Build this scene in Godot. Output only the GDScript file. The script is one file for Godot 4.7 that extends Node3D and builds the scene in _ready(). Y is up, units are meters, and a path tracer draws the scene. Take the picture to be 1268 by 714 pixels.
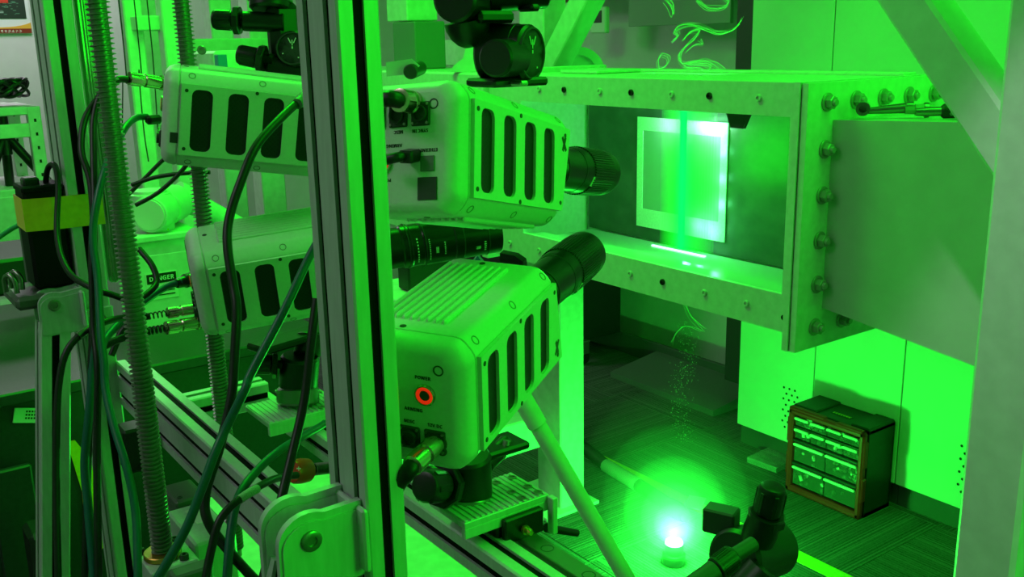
extends Node3D
# A laser laboratory: four high-speed cameras on an aluminium frame look into a wind tunnel lit by a green laser.

var M := {}
var org := {}
var counts := {}
var rng := RandomNumberGenerator.new()

# ---------- mesh builder: triangles counter-clockwise from outside, normals by crease angle ----------
class MB:
	var p := PackedVector3Array()
	func tri(a: Vector3, b: Vector3, c: Vector3) -> void:
		p.append(a); p.append(b); p.append(c)
	func quad(a: Vector3, b: Vector3, c: Vector3, d: Vector3) -> void:
		tri(a, b, c); tri(a, c, d)
	func add(o: MB, xf: Transform3D) -> MB:
		for v in o.p: p.append(xf * v)
		return self
	func box(c: Vector3, s: Vector3, bev := 0.0, b := Basis.IDENTITY) -> MB:
		var h := s * 0.5
		bev = min(bev, min(h.x, min(h.y, h.z)) * 0.9)
		if bev <= 0.0:
			for ax in 3:
				for sg in [-1.0, 1.0]:
					var u := (ax + 1) % 3; var w := (ax + 2) % 3
					var q: Array[Vector3] = []
					for k in [[-1, -1], [1, -1], [1, 1], [-1, 1]]:
						var v := Vector3.ZERO
						v[ax] = sg * h[ax]; v[u] = k[0] * h[u]; v[w] = k[1] * h[w]
						q.append(c + b * v)
					if sg > 0: quad(q[0], q[1], q[2], q[3])
					else: quad(q[3], q[2], q[1], q[0])
			return self
		var vt := func(sx, sy, sz, ax) -> Vector3:
			var sgn := Vector3(sx, sy, sz); var v := Vector3.ZERO
			for k in 3: v[k] = sgn[k] * (h[k] if k == ax else h[k] - bev)
			return c + b * v
		for ax in 3:
			var u := (ax + 1) % 3; var w := (ax + 2) % 3
			for sg in [-1.0, 1.0]:
				var q: Array[Vector3] = []
				for k in [[-1, -1], [1, -1], [1, 1], [-1, 1]]:
					var s3 := Vector3.ZERO
					s3[ax] = sg; s3[u] = k[0]; s3[w] = k[1]
					q.append(vt.call(s3.x, s3.y, s3.z, ax))
				if sg > 0: quad(q[0], q[1], q[2], q[3])
				else: quad(q[3], q[2], q[1], q[0])
			for su in [-1.0, 1.0]:
				for sw in [-1.0, 1.0]:
					var q: Array[Vector3] = []
					for k in [[-1, u], [1, u], [1, w], [-1, w]]:
						var s3 := Vector3.ZERO
						s3[ax] = k[0]; s3[u] = su; s3[w] = sw
						q.append(vt.call(s3.x, s3.y, s3.z, k[1]))
					if su * sw > 0: quad(q[3], q[2], q[1], q[0])
					else: quad(q[0], q[1], q[2], q[3])
		for sx in [-1.0, 1.0]:
			for sy in [-1.0, 1.0]:
				for sz in [-1.0, 1.0]:
					var a: Vector3 = vt.call(sx, sy, sz, 0); var d: Vector3 = vt.call(sx, sy, sz, 1); var e: Vector3 = vt.call(sx, sy, sz, 2)
					if sx * sy * sz > 0: tri(a, d, e)
					else: tri(a, e, d)
		return self
	# surface of revolution from a towards b; prof holds (distance along, radius)
	func lathe(a: Vector3, b: Vector3, prof: Array, n := 24, ph := 0.0) -> MB:
		var z := (b - a).normalized()
		var x := z.cross(Vector3.UP if abs(z.y) < 0.9 else Vector3.RIGHT).normalized()
		var y := z.cross(x)
		var rings: Array = []
		for q in prof:
			var r := PackedVector3Array()
			for k in n:
				var t := TAU * k / n + ph
				r.append(a + z * q[0] + (x * cos(t) + y * sin(t)) * q[1])
			rings.append(r)
		loft(rings, true)
		return self
	func cyl(a: Vector3, b: Vector3, r: float, n := 24, bev := 0.0) -> MB:
		var l := (b - a).length()
		if bev > 0.0: return lathe(a, b, [[0, r - bev], [bev, r], [l - bev, r], [l, r - bev]], n)
		return lathe(a, b, [[0, r], [l, r]], n)
	func loft(rings: Array, caps := true) -> void:
		var n: int = rings[0].size()
		for i in rings.size() - 1:
			var r: PackedVector3Array = rings[i]; var s: PackedVector3Array = rings[i + 1]
			for k in n:
				quad(r[k], r[(k + 1) % n], s[(k + 1) % n], s[k])
		if caps:
			for e in 2:
				var r: PackedVector3Array = rings[0] if e == 0 else rings[-1]
				var m := Vector3.ZERO
				for v in r: m += v
				m /= n
				for k in n:
					if e == 0: tri(m, r[(k + 1) % n], r[k])
					else: tri(m, r[k], r[(k + 1) % n])
	func tube(pts: Array, r: float, n := 10, smooth := 6) -> MB:
		var q: Array[Vector3] = []
		if smooth > 1 and pts.size() > 2:
			for i in pts.size() - 1:
				var p0: Vector3 = pts[max(i - 1, 0)]; var p1: Vector3 = pts[i]; var p2: Vector3 = pts[i + 1]; var p3: Vector3 = pts[min(i + 2, pts.size() - 1)]
				for k in smooth:
					q.append(p1.cubic_interpolate(p2, p0, p3, float(k) / smooth))
			q.append(pts[-1])
		else:
			for v in pts: q.append(v)
		var x := Vector3.ZERO
		var rings: Array = []
		for i in q.size():
			var t := (q[min(i + 1, q.size() - 1)] - q[max(i - 1, 0)]).normalized()
			if i == 0: x = t.cross(Vector3.UP if abs(t.y) < 0.9 else Vector3.RIGHT).normalized()
			else: x = (x - t * x.dot(t)).normalized()
			var y := t.cross(x)
			var ring := PackedVector3Array()
			for k in n:
				ring.append(q[i] + (x * cos(TAU * k / n) + y * sin(TAU * k / n)) * r)
			rings.append(ring)
		loft(rings)
		return self
	# polygon (counter-clockwise) in the XY plane of xf, extruded along +Z by depth
	func prism(poly: PackedVector2Array, xf: Transform3D, depth: float) -> MB:
		var n := poly.size()
		for k in n:
			var a := poly[k]; var b := poly[(k + 1) % n]
			quad(xf * Vector3(a.x, a.y, 0), xf * Vector3(b.x, b.y, 0), xf * Vector3(b.x, b.y, depth), xf * Vector3(a.x, a.y, depth))
		var ix := Geometry2D.triangulate_polygon(poly)
		for k in range(0, ix.size(), 3):
			var t := [poly[ix[k]], poly[ix[k + 1]], poly[ix[k + 2]]]
			if (t[1] - t[0]).cross(t[2] - t[0]) < 0: t.reverse()
			tri(xf * Vector3(t[0].x, t[0].y, depth), xf * Vector3(t[1].x, t[1].y, depth), xf * Vector3(t[2].x, t[2].y, depth))
			tri(xf * Vector3(t[2].x, t[2].y, 0), xf * Vector3(t[1].x, t[1].y, 0), xf * Vector3(t[0].x, t[0].y, 0))
		return self
	func mesh(o: Vector3, crease := 38.0) -> ArrayMesh:
		var n := p.size()
		var fn := PackedVector3Array(); fn.resize(n / 3)
		var at := {}
		for i in n / 3:
			fn[i] = (p[i * 3 + 1] - p[i * 3]).cross(p[i * 3 + 2] - p[i * 3])
			for k in 3:
				var key := Vector3i((p[i * 3 + k] * 20000.0).round())
				if at.has(key): at[key].append(i)
				else: at[key] = [i]
		var c := cos(deg_to_rad(crease))
		var vs := PackedVector3Array(); var ns := PackedVector3Array()
		vs.resize(n); ns.resize(n)
		for i in n / 3:
			var f := fn[i].normalized()
			for k in 3:
				var v := p[i * 3 + k]
				var s := Vector3.ZERO
				for j in at[Vector3i((v * 20000.0).round())]:
					var g := fn[j]
					if g.dot(f) >= c * g.length(): s += g
				var w: int = i * 3 + [0, 2, 1][k]
				vs[w] = v - o
				ns[w] = s.normalized() if s.length() > 1e-14 else Vector3.UP
		var arr := []
		arr.resize(Mesh.ARRAY_MAX)
		arr[Mesh.ARRAY_VERTEX] = vs; arr[Mesh.ARRAY_NORMAL] = ns
		var am := ArrayMesh.new()
		am.add_surface_from_arrays(Mesh.PRIMITIVE_TRIANGLES, arr)
		return am

func numbered(called: String, parent: Node) -> String:
	var key := str(parent.get_instance_id()) + called
	var k: int = counts.get(key, 0)
	counts[key] = k + 1
	return called if k == 0 else "%s_%03d" % [called, k]
func tag(o: Node, label: String, category: String, group := "") -> void:
	o.set_meta("label", label); o.set_meta("category", category)
	if group != "": o.set_meta("group", group)
# a thing whose parts are given in world coordinates and stored relative to its base
func thing(called: String, label: String, category: String, at: Vector3, group := "") -> Node3D:
	var o := Node3D.new()
	o.name = numbered(called, self); add_child(o, true); o.position = at
	org[o] = at; tag(o, label, category, group)
	return o
# a thing whose parts are given in its own axes
func local_thing(called: String, label: String, category: String, xf: Transform3D, group := "") -> Node3D:
	var o := thing(called, label, category, Vector3.ZERO, group)
	o.transform = xf
	return o
func obj(called: String, mb: MB, mat: Material, parent: Node = self, crease := 38.0) -> MeshInstance3D:
	var o := MeshInstance3D.new()
	o.name = numbered(called, parent)
	var at: Vector3 = org.get(parent, Vector3.ZERO)
	o.mesh = mb.mesh(at, crease); o.material_override = mat
	parent.add_child(o, true)
	org[o] = at
	return o
func put(called: String, mesh: Mesh, mat: Material, parent: Node, xf: Transform3D) -> MeshInstance3D:
	var o := MeshInstance3D.new()
	o.name = numbered(called, parent)
	o.mesh = mesh; o.material_override = mat
	parent.add_child(o, true)
	o.transform = Transform3D(xf.basis, xf.origin - org.get(parent, Vector3.ZERO))
	org[o] = xf.origin
	return o
func single(called: String, mb: MB, mat: Material, label: String, category: String, group := "") -> MeshInstance3D:
	# a thing that is one mesh, its origin at the centre of its base
	var lo := mb.p[0]; var hi := mb.p[0]
	for v in mb.p:
		lo = lo.min(v); hi = hi.max(v)
	var at := Vector3((lo.x + hi.x) / 2, lo.y, (lo.z + hi.z) / 2)
	var o := MeshInstance3D.new()
	o.name = numbered(called, self)
	o.mesh = mb.mesh(at); o.material_override = mat
	add_child(o, true); o.position = at; org[o] = at
	tag(o, label, category, group)
	return o
func struct(called: String, mb: MB, mat: Material, parent: Node = self) -> MeshInstance3D:
	var o := obj(called, mb, mat, parent)
	o.set_meta("kind", "structure")
	return o
func text(called: String, s: String, h: float, mat: Material, parent: Node, xf: Transform3D, bold := true) -> MeshInstance3D:
	var t := TextMesh.new()
	var f := SystemFont.new(); f.font_names = PackedStringArray(["Droid Sans"]); f.font_weight = 700 if bold else 400
	t.font = f; t.text = s; t.font_size = 32; t.pixel_size = h / 32.0 * 1.35; t.depth = 0.0004
	return put(called, t, mat, parent, xf)
func mat(c: Color, rough := 0.5, metal := 0.0, spec := 0.5) -> StandardMaterial3D:
	var m := StandardMaterial3D.new()
	m.albedo_color = c; m.roughness = rough; m.metallic = metal; m.metallic_specular = spec
	return m
func noisy(c0: Color, c1: Color, freq: float, rough: float, metal := 0.0, scale := Vector3.ONE, rel := 0.0) -> StandardMaterial3D:
	var m := mat(Color.WHITE, rough, metal)
	var n := FastNoiseLite.new(); n.noise_type = FastNoiseLite.TYPE_SIMPLEX_SMOOTH; n.frequency = freq; n.fractal_octaves = 4; n.seed = 7
	var im := n.get_seamless_image(256, 256)
	im.convert(Image.FORMAT_RGBA8)
	for y in 256:
		for x in 256:
			im.set_pixel(x, y, c0.lerp(c1, im.get_pixel(x, y).r))
	m.albedo_texture = ImageTexture.create_from_image(im)
	m.uv1_triplanar = true; m.uv1_world_triplanar = true; m.uv1_scale = scale
	return m
func basis_y(y: Vector3, x_hint: Vector3) -> Basis:
	y = y.normalized()
	var z := x_hint.cross(y).normalized()
	return Basis(y.cross(z), y, z)
func rrect(w: float, h: float, r: float, seg := 4) -> PackedVector2Array:
	var o := PackedVector2Array()
	for q in [[w / 2 - r, h / 2 - r, 0.0], [-w / 2 + r, h / 2 - r, 0.25], [-w / 2 + r, -h / 2 + r, 0.5], [w / 2 - r, -h / 2 + r, 0.75]]:
		for k in seg + 1:
			var t: float = TAU * (q[2] + 0.25 * k / seg)
			o.append(Vector2(q[0] + r * cos(t), q[1] + r * sin(t)))
	return o
# a quadrilateral plate (corners counter-clockwise, in the plane of xf) with a rounded hole, depth thick
func holed(mb: MB, c: Array, hole: PackedVector2Array, xf: Transform3D, depth: float) -> void:
	var hc := Vector2.ZERO
	for v in hole: hc += v
	hc /= hole.size()
	var n := hole.size()
	var out := PackedVector2Array()
	var tagged: Array = []
	for k in n: tagged.append([(hole[k] - hc).angle(), hole[k], Vector2.INF])
	for v in c: tagged.append([(v - hc).angle(), Vector2.INF, v])
	tagged.sort_custom(func(a, b): return a[0] < b[0])
	var m := tagged.size()
	for t in tagged:
		var dir := Vector2.from_angle(t[0])
		if t[2] == Vector2.INF:
			for e in 4:
				var hit = Geometry2D.segment_intersects_segment(hc, hc + dir * 10.0, c[e], c[(e + 1) % 4])
				if hit != null: t[2] = hit
		if t[1] == Vector2.INF:
			for e in n:
				var hit = Geometry2D.segment_intersects_segment(hc, hc + dir * 10.0, hole[e], hole[(e + 1) % n])
				if hit != null: t[1] = hit
	for k in m:
		var a = tagged[k]; var b = tagged[(k + 1) % m]
		if a[1] == Vector2.INF or b[1] == Vector2.INF or a[2] == Vector2.INF or b[2] == Vector2.INF: continue
		var f := func(v: Vector2, z: float) -> Vector3: return xf * Vector3(v.x, v.y, z)
		mb.quad(f.call(a[1], depth), f.call(a[2], depth), f.call(b[2], depth), f.call(b[1], depth))
		mb.quad(f.call(b[1], 0), f.call(a[1], 0), f.call(a[1], depth), f.call(b[1], depth))
		mb.quad(f.call(a[2], 0), f.call(b[2], 0), f.call(b[2], depth), f.call(a[2], depth))

# ---------- aluminium T-slot profile, nx by ny modules ----------
func slot_outline(nx: int, ny: int, m: float) -> PackedVector2Array:
	var o := PackedVector2Array()
	var w := nx * m; var h := ny * m
	var sides := [[Vector2(-w / 2, -h / 2), Vector2(1, 0), nx], [Vector2(w / 2, -h / 2), Vector2(0, 1), ny], [Vector2(w / 2, h / 2), Vector2(-1, 0), nx], [Vector2(-w / 2, h / 2), Vector2(0, -1), ny]]
	var ch := 0.05 * m
	for s in sides:
		var d: Vector2 = s[1]; var inw := Vector2(-d.y, d.x)
		o.append(s[0] + d * ch)
		for k in s[2]:
			var c: Vector2 = s[0] + d * m * (k + 0.5)
			o.append(c - d * 0.13 * m); o.append(c - d * 0.13 * m + inw * 0.09 * m)
			o.append(c - d * 0.22 * m + inw * 0.09 * m); o.append(c - d * 0.12 * m + inw * 0.3 * m)
			o.append(c + d * 0.12 * m + inw * 0.3 * m); o.append(c + d * 0.22 * m + inw * 0.09 * m)
			o.append(c + d * 0.13 * m + inw * 0.09 * m); o.append(c + d * 0.13 * m)
		o.append(s[0] + d * (m * s[2] - ch))
	return o
# from a to b; u is the direction of the profile's first side
func slot_bar(a: Vector3, b: Vector3, u: Vector3, nx: int, ny: int, m: float) -> MB:
	var z := (b - a).normalized()
	var x := (u - z * u.dot(z)).normalized()
	return MB.new().prism(slot_outline(nx, ny, m), Transform3D(Basis(x, z.cross(x), z), a), (b - a).length())

# ---------- threaded rod ----------
func thread(a: Vector3, b: Vector3, r: float, depth: float, pitch: float) -> MB:
	var mb := MB.new()
	var z := (b - a).normalized()
	var x := z.cross(Vector3.RIGHT).normalized(); var y := z.cross(x)
	var n := 18
	var prof := [[0.0, 1.0], [0.14, 1.0], [0.30, 0.0], [0.82, 0.0]]
	var turns := int((b - a).length() / pitch)
	var rings: Array = []
	for i in turns * n + 1:
		var t := TAU * i / n
		var d := x * cos(t) + y * sin(t)
		for q in prof: rings.append(a + z * pitch * (float(i) / n + q[0]) + d * (r - depth * (1.0 - q[1])))
		rings.append(a + z * pitch * (float(i) / n + 1.0) + d * r)
	for i in turns * n:
		for k in 4:
			mb.quad(rings[i * 5 + k], rings[(i + 1) * 5 + k], rings[(i + 1) * 5 + k + 1], rings[i * 5 + k + 1])
	return mb

func materials() -> void:
	M.alu = noisy(Color(0.74, 0.75, 0.76), Color(0.80, 0.81, 0.82), 0.05, 0.42, 0.2, Vector3(9, 1.2, 9))
	M.steel = mat(Color(0.55, 0.55, 0.53), 0.3, 1.0)
	M.thread_steel = mat(Color(0.52, 0.52, 0.50), 0.35, 0.5)
	M.screw = mat(Color(0.62, 0.61, 0.58), 0.32, 0.9)
	M.nickel = mat(Color(0.82, 0.77, 0.68), 0.25, 1.0)
	M.brass = mat(Color(0.80, 0.62, 0.32), 0.35, 0.9)
	M.mirror_steel = noisy(Color(0.50, 0.52, 0.50), Color(0.72, 0.74, 0.72), 0.08, 0.2, 0.9, Vector3(14, 0.3, 14))
	M.camera_white = noisy(Color(0.80, 0.81, 0.80), Color(0.84, 0.85, 0.84), 0.08, 0.42, 0.0, Vector3(8, 8, 8))
	M.paint = noisy(Color(0.76, 0.77, 0.76), Color(0.84, 0.85, 0.84), 0.03, 0.45, 0.0, Vector3(3, 3, 3))
	M.tunnel = noisy(Color(0.78, 0.79, 0.77), Color(0.84, 0.85, 0.83), 0.04, 0.38, 0.0, Vector3(4, 4, 4))
	M.cabinet = noisy(Color(0.83, 0.83, 0.83), Color(0.85, 0.85, 0.85), 0.02, 0.5, 0.0, Vector3(1, 1, 1))
	M.wall = noisy(Color(0.80, 0.77, 0.80), Color(0.83, 0.80, 0.83), 0.03, 0.8, 0.0, Vector3(1, 1, 1))
	M.ceiling = mat(Color(0.82, 0.82, 0.82), 0.9)
	M.black = mat(Color(0.055, 0.058, 0.06), 0.38, 0.0, 0.5)
	M.black_matte = mat(Color(0.045, 0.047, 0.05), 0.6, 0.0, 0.3)
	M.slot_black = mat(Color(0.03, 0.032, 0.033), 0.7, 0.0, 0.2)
	M.lens_black = mat(Color(0.035, 0.037, 0.04), 0.3, 0.0, 0.5)
	M.rubber = mat(Color(0.05, 0.052, 0.055), 0.55)
	M.cable = mat(Color(0.045, 0.047, 0.05), 0.45)
	M.teal = mat(Color(0.03, 0.36, 0.33), 0.42)
	M.lens_glass = mat(Color(0.02, 0.03, 0.03), 0.05, 0.0, 0.8)
	M.grey = mat(Color(0.42, 0.43, 0.43), 0.5)
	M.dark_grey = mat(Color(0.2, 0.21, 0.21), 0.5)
	M.grey_plate = mat(Color(0.38, 0.38, 0.38), 0.5, 0.3)
	M.label_white = mat(Color(0.86, 0.86, 0.84), 0.6)
	M.ink = mat(Color(0.04, 0.04, 0.045), 0.7)
	M.yellow = noisy(Color(0.86, 0.74, 0.10), Color(0.93, 0.82, 0.16), 0.04, 0.35, 0.0, Vector3(6, 6, 6))
	M.tape_floor = noisy(Color(0.78, 0.78, 0.12), Color(0.86, 0.86, 0.2), 0.06, 0.5, 0.0, Vector3(4, 4, 4))
	M.orange = mat(Color(0.80, 0.20, 0.08), 0.4)
	M.bench = noisy(Color(0.15, 0.18, 0.17), Color(0.19, 0.22, 0.21), 0.06, 0.35, 0.0, Vector3(4, 4, 4))
	M.dark_cabinet = mat(Color(0.12, 0.12, 0.125), 0.5)
	M.skirt = mat(Color(0.27, 0.28, 0.28), 0.6)
	M.maroon = mat(Color(0.62, 0.09, 0.07), 0.5)
	M.blue = mat(Color(0.15, 0.45, 0.8), 0.5)
	M.clear = mat(Color(0.85, 0.88, 0.86, 0.16), 0.12); M.clear.transparency = BaseMaterial3D.TRANSPARENCY_ALPHA
	M.pane = mat(Color(0.8, 0.9, 0.85, 0.08), 0.02); M.pane.transparency = BaseMaterial3D.TRANSPARENCY_ALPHA
	M.film = mat(Color(0.9, 0.92, 0.9, 0.62), 0.3); M.film.transparency = BaseMaterial3D.TRANSPARENCY_ALPHA
	M.acrylic = mat(Color(0.75, 0.8, 0.78), 0.15); M.acrylic.metallic_specular = 0.7
	M.far_panel = noisy(Color(0.27, 0.28, 0.28), Color(0.36, 0.37, 0.37), 0.012, 0.35, 0.0, Vector3(2.6, 3.4, 2.6))
	M.target = mat(Color(0.62, 0.66, 0.64), 0.5)
	M.white_tape = noisy(Color(0.86, 0.87, 0.86), Color(0.93, 0.94, 0.93), 0.05, 0.6, 0.0, Vector3(9, 9, 9))
	M.led_red = mat(Color(0.9, 0.12, 0.06), 0.4)
	M.led_red.emission_enabled = true; M.led_red.emission = Color(1.0, 0.18, 0.06); M.led_red.emission_energy_multiplier = 0.55
	# perforated black sheet behind the camera vents
	var im := Image.create(32, 32, false, Image.FORMAT_RGBA8)
	for y in 32:
		for x in 32:
			var d: float = min(Vector2(x - 8, y - 8).length(), min(Vector2(x - 24, y - 24).length(), min(Vector2(x - 24, y + 8).length(), Vector2(x + 8, y - 24).length())))
			im.set_pixel(x, y, Color(0.02, 0.02, 0.022) if d < 6.5 else Color(0.085, 0.085, 0.09))
	M.mesh_sheet = mat(Color.WHITE, 0.55)
	M.mesh_sheet.albedo_texture = ImageTexture.create_from_image(im)
	M.mesh_sheet.uv1_triplanar = true; M.mesh_sheet.uv1_scale = Vector3(150, 150, 150)
	# carpet: fine stripes of uneven tone, two directions
	for k in 2:
		var ci := Image.create(256, 256, false, Image.FORMAT_RGBA8)
		rng.seed = 11
		var line: Array = []
		for i in 256: line.append(rng.randf_range(0.035, 0.075) + (0.03 if (i / 3) % 2 == 0 else 0.0) + (0.05 if rng.randf() < 0.08 else 0.0))
		for y in 256:
			for x in 256:
				var v: float = line[y if k == 0 else x] + rng.randf_range(-0.025, 0.025)
				ci.set_pixel(x, y, Color(v * 1.25, v * 1.3, v * 1.27).linear_to_srgb())
		var cm := mat(Color.WHITE, 0.95, 0.0, 0.2)
		cm.albedo_texture = ImageTexture.create_from_image(ci)
		cm.uv1_triplanar = true; cm.uv1_world_triplanar = true; cm.uv1_scale = Vector3(2, 2, 2)
		M["carpet%d" % k] = cm

# ---------- light ----------
func lights() -> void:
	var cam := Camera3D.new(); cam.name = "camera"
	cam.transform = Transform3D(Basis(Vector3(0.58711, -0.02020, -0.80925), Vector3(-0.18638, 0.96946, -0.15942), Vector3(0.78775, 0.24443, 0.56542)), Vector3(0, 1.5, 0))
	cam.fov = 32.7995; cam.near = 0.02; cam.far = 60.0
	add_child(cam); cam.current = true
	var we := WorldEnvironment.new(); we.name = "environment"
	var e := Environment.new()
	e.background_mode = Environment.BG_COLOR; e.background_color = Color(0, 0, 0)
	e.tonemap_mode = Environment.TONE_MAPPER_LINEAR; e.tonemap_exposure = 1.0
	e.sdfgi_enabled = true; e.ssao_enabled = true; e.ssil_enabled = true
	e.volumetric_fog_enabled = true; e.volumetric_fog_density = 0.0
	we.environment = e; add_child(we)
	var G := Color(0.012, 1.0, 0.015).linear_to_srgb()
	# white lamps: one hung by the far left wall, one over the photographer's shoulder
	panel_light("hanging_light_panel", Vector3(-4.9, 2.4, -0.8), Vector2(0.5, 1.2), Color(1.0, 0.94, 1.0), 1.35, "white hanging light panel beside the far left wall, beyond the frame")
	panel_light("ceiling_light_panel", Vector3(-1.6, 2.78, 1.1), Vector2(1.2, 0.6), Color(1.0, 0.97, 1.0), 0.85, "white ceiling light panel over the photographer's left shoulder, beyond the frame")
	# unseen spot lamp added to whiten the steel post at the right
	var dl := thing("added_spot_light", "small white spot lamp added on the ceiling beyond the frame to whiten the grey steel post", "light", Vector3(-0.3, 2.68, -0.5))
	obj("housing", MB.new().lathe(Vector3(-0.3, 2.80, -0.5), Vector3(-0.3, 0, -0.5), [[0, 0.05], [0.07, 0.05], [0.07, 0.044], [0.03, 0.04], [0.03, 0]], 24), mat(Color(0.8, 0.8, 0.8), 0.5), dl)
	var sl := SpotLight3D.new()
	sl.name = "light"; sl.light_color = Color(1.0, 0.98, 1.0); sl.light_energy = 1.1; sl.light_size = 0.03; sl.shadow_enabled = true
	sl.spot_range = 20.0; sl.spot_attenuation = 2.0; sl.spot_angle = 10.5; sl.spot_angle_attenuation = 0.6
	dl.add_child(sl)
	sl.transform = Transform3D(Basis.looking_at(Vector3(-0.64, 1.12, -1.46) - Vector3(-0.3, 2.70, -0.5)), Vector3(0, 0.02, 0))
	# green glowing panels added on ceiling and right wall in place of laser bounce
	panel_light("added_light_panel", Vector3(-0.2, 2.78, -1.7), Vector2(1.6, 0.8), G, 3.4, "broad green glowing panel added on the ceiling right of the tunnel in place of laser bounce")
	panel_light("added_light_panel", Vector3(-2.3, 2.78, -0.85), Vector2(0.8, 0.6), G, 4.6, "smaller green glowing panel added on the ceiling left of the tunnel in place of laser bounce")
	panel_light("added_light_panel", Vector3(2.42, 2.0, -1.95), Vector2(1.4, 1.2), G, 5.5, "green glowing panel added on the wall at the right of the room in place of laser bounce", Basis(Vector3.FORWARD, PI / 2))

func panel_light(called: String, at: Vector3, size: Vector2, c: Color, e: float, label: String, turn := Basis.IDENTITY) -> void:
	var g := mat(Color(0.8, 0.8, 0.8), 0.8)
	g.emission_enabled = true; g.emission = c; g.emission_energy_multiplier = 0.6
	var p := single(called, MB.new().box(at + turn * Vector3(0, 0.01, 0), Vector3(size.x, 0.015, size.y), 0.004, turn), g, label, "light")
	var l := AreaLight3D.new()
	l.name = "light"; l.area_size = size; l.light_color = c; l.light_energy = e; l.shadow_enabled = true
	l.set("area_range", 20.0); l.set("area_attenuation", 2.0)
	p.add_child(l)
	l.transform = Transform3D(turn * Basis(Vector3.RIGHT, -PI / 2), at + turn * Vector3(0, -0.02, 0) - org[p])
func omni(at: Vector3, c: Color, e: float, size: float, parent: Node) -> void:
	var l := OmniLight3D.new()
	l.name = "light"; l.light_color = c; l.light_energy = e; l.light_size = size; l.shadow_enabled = true
	l.omni_range = 20.0; l.omni_attenuation = 2.0
	parent.add_child(l, true); l.position = at - org.get(parent, Vector3.ZERO)

# ---------- the room ----------
func room() -> void:
	var fl := struct("floor", MB.new().box(Vector3(-1.7, -0.06, -0.3), Vector3(8.6, 0.1, 6.4)), M.dark_grey)
	for i in range(-11, 5):
		for j in range(-7, 3):
			var t := MB.new().box(Vector3(i * 0.5 + 0.25, -0.005, j * 0.5 + 0.05), Vector3(0.4985, 0.01, 0.4985), 0.001)
			struct("carpet_tile", t, M["carpet%d" % ((i + j) & 1)], fl)
	struct("ceiling", MB.new().box(Vector3(-1.7, 2.85, -0.3), Vector3(8.6, 0.1, 6.4)), M.ceiling)
	struct("wall_back", MB.new().box(Vector3(-1.7, 1.4, -3.4), Vector3(8.6, 2.8, 0.12)), M.wall)
	struct("wall_left", MB.new().box(Vector3(-5.5, 1.4, -0.3), Vector3(0.12, 2.8, 6.4)), M.wall)
	struct("wall_front", MB.new().box(Vector3(-1.7, 1.4, 2.8), Vector3(8.6, 2.8, 0.12)), M.wall)
	struct("wall_right", MB.new().box(Vector3(2.5, 1.4, -0.3), Vector3(0.12, 2.8, 6.4)), M.wall)

func fastener(parent: Node, called: String, at: Vector3, dir: Vector3, r: float, h: float, m: Material) -> MeshInstance3D:
	# socket-head screw: a short rounded head with a sunk hexagon
	var mb := MB.new()
	mb.lathe(at, at + dir, [[-0.001, r], [h * 0.7, r], [h, r * 0.85], [h, r * 0.5], [h * 0.4, r * 0.45], [h * 0.4, 0.0]], 14)
	return obj(called, mb, m, parent)

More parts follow.
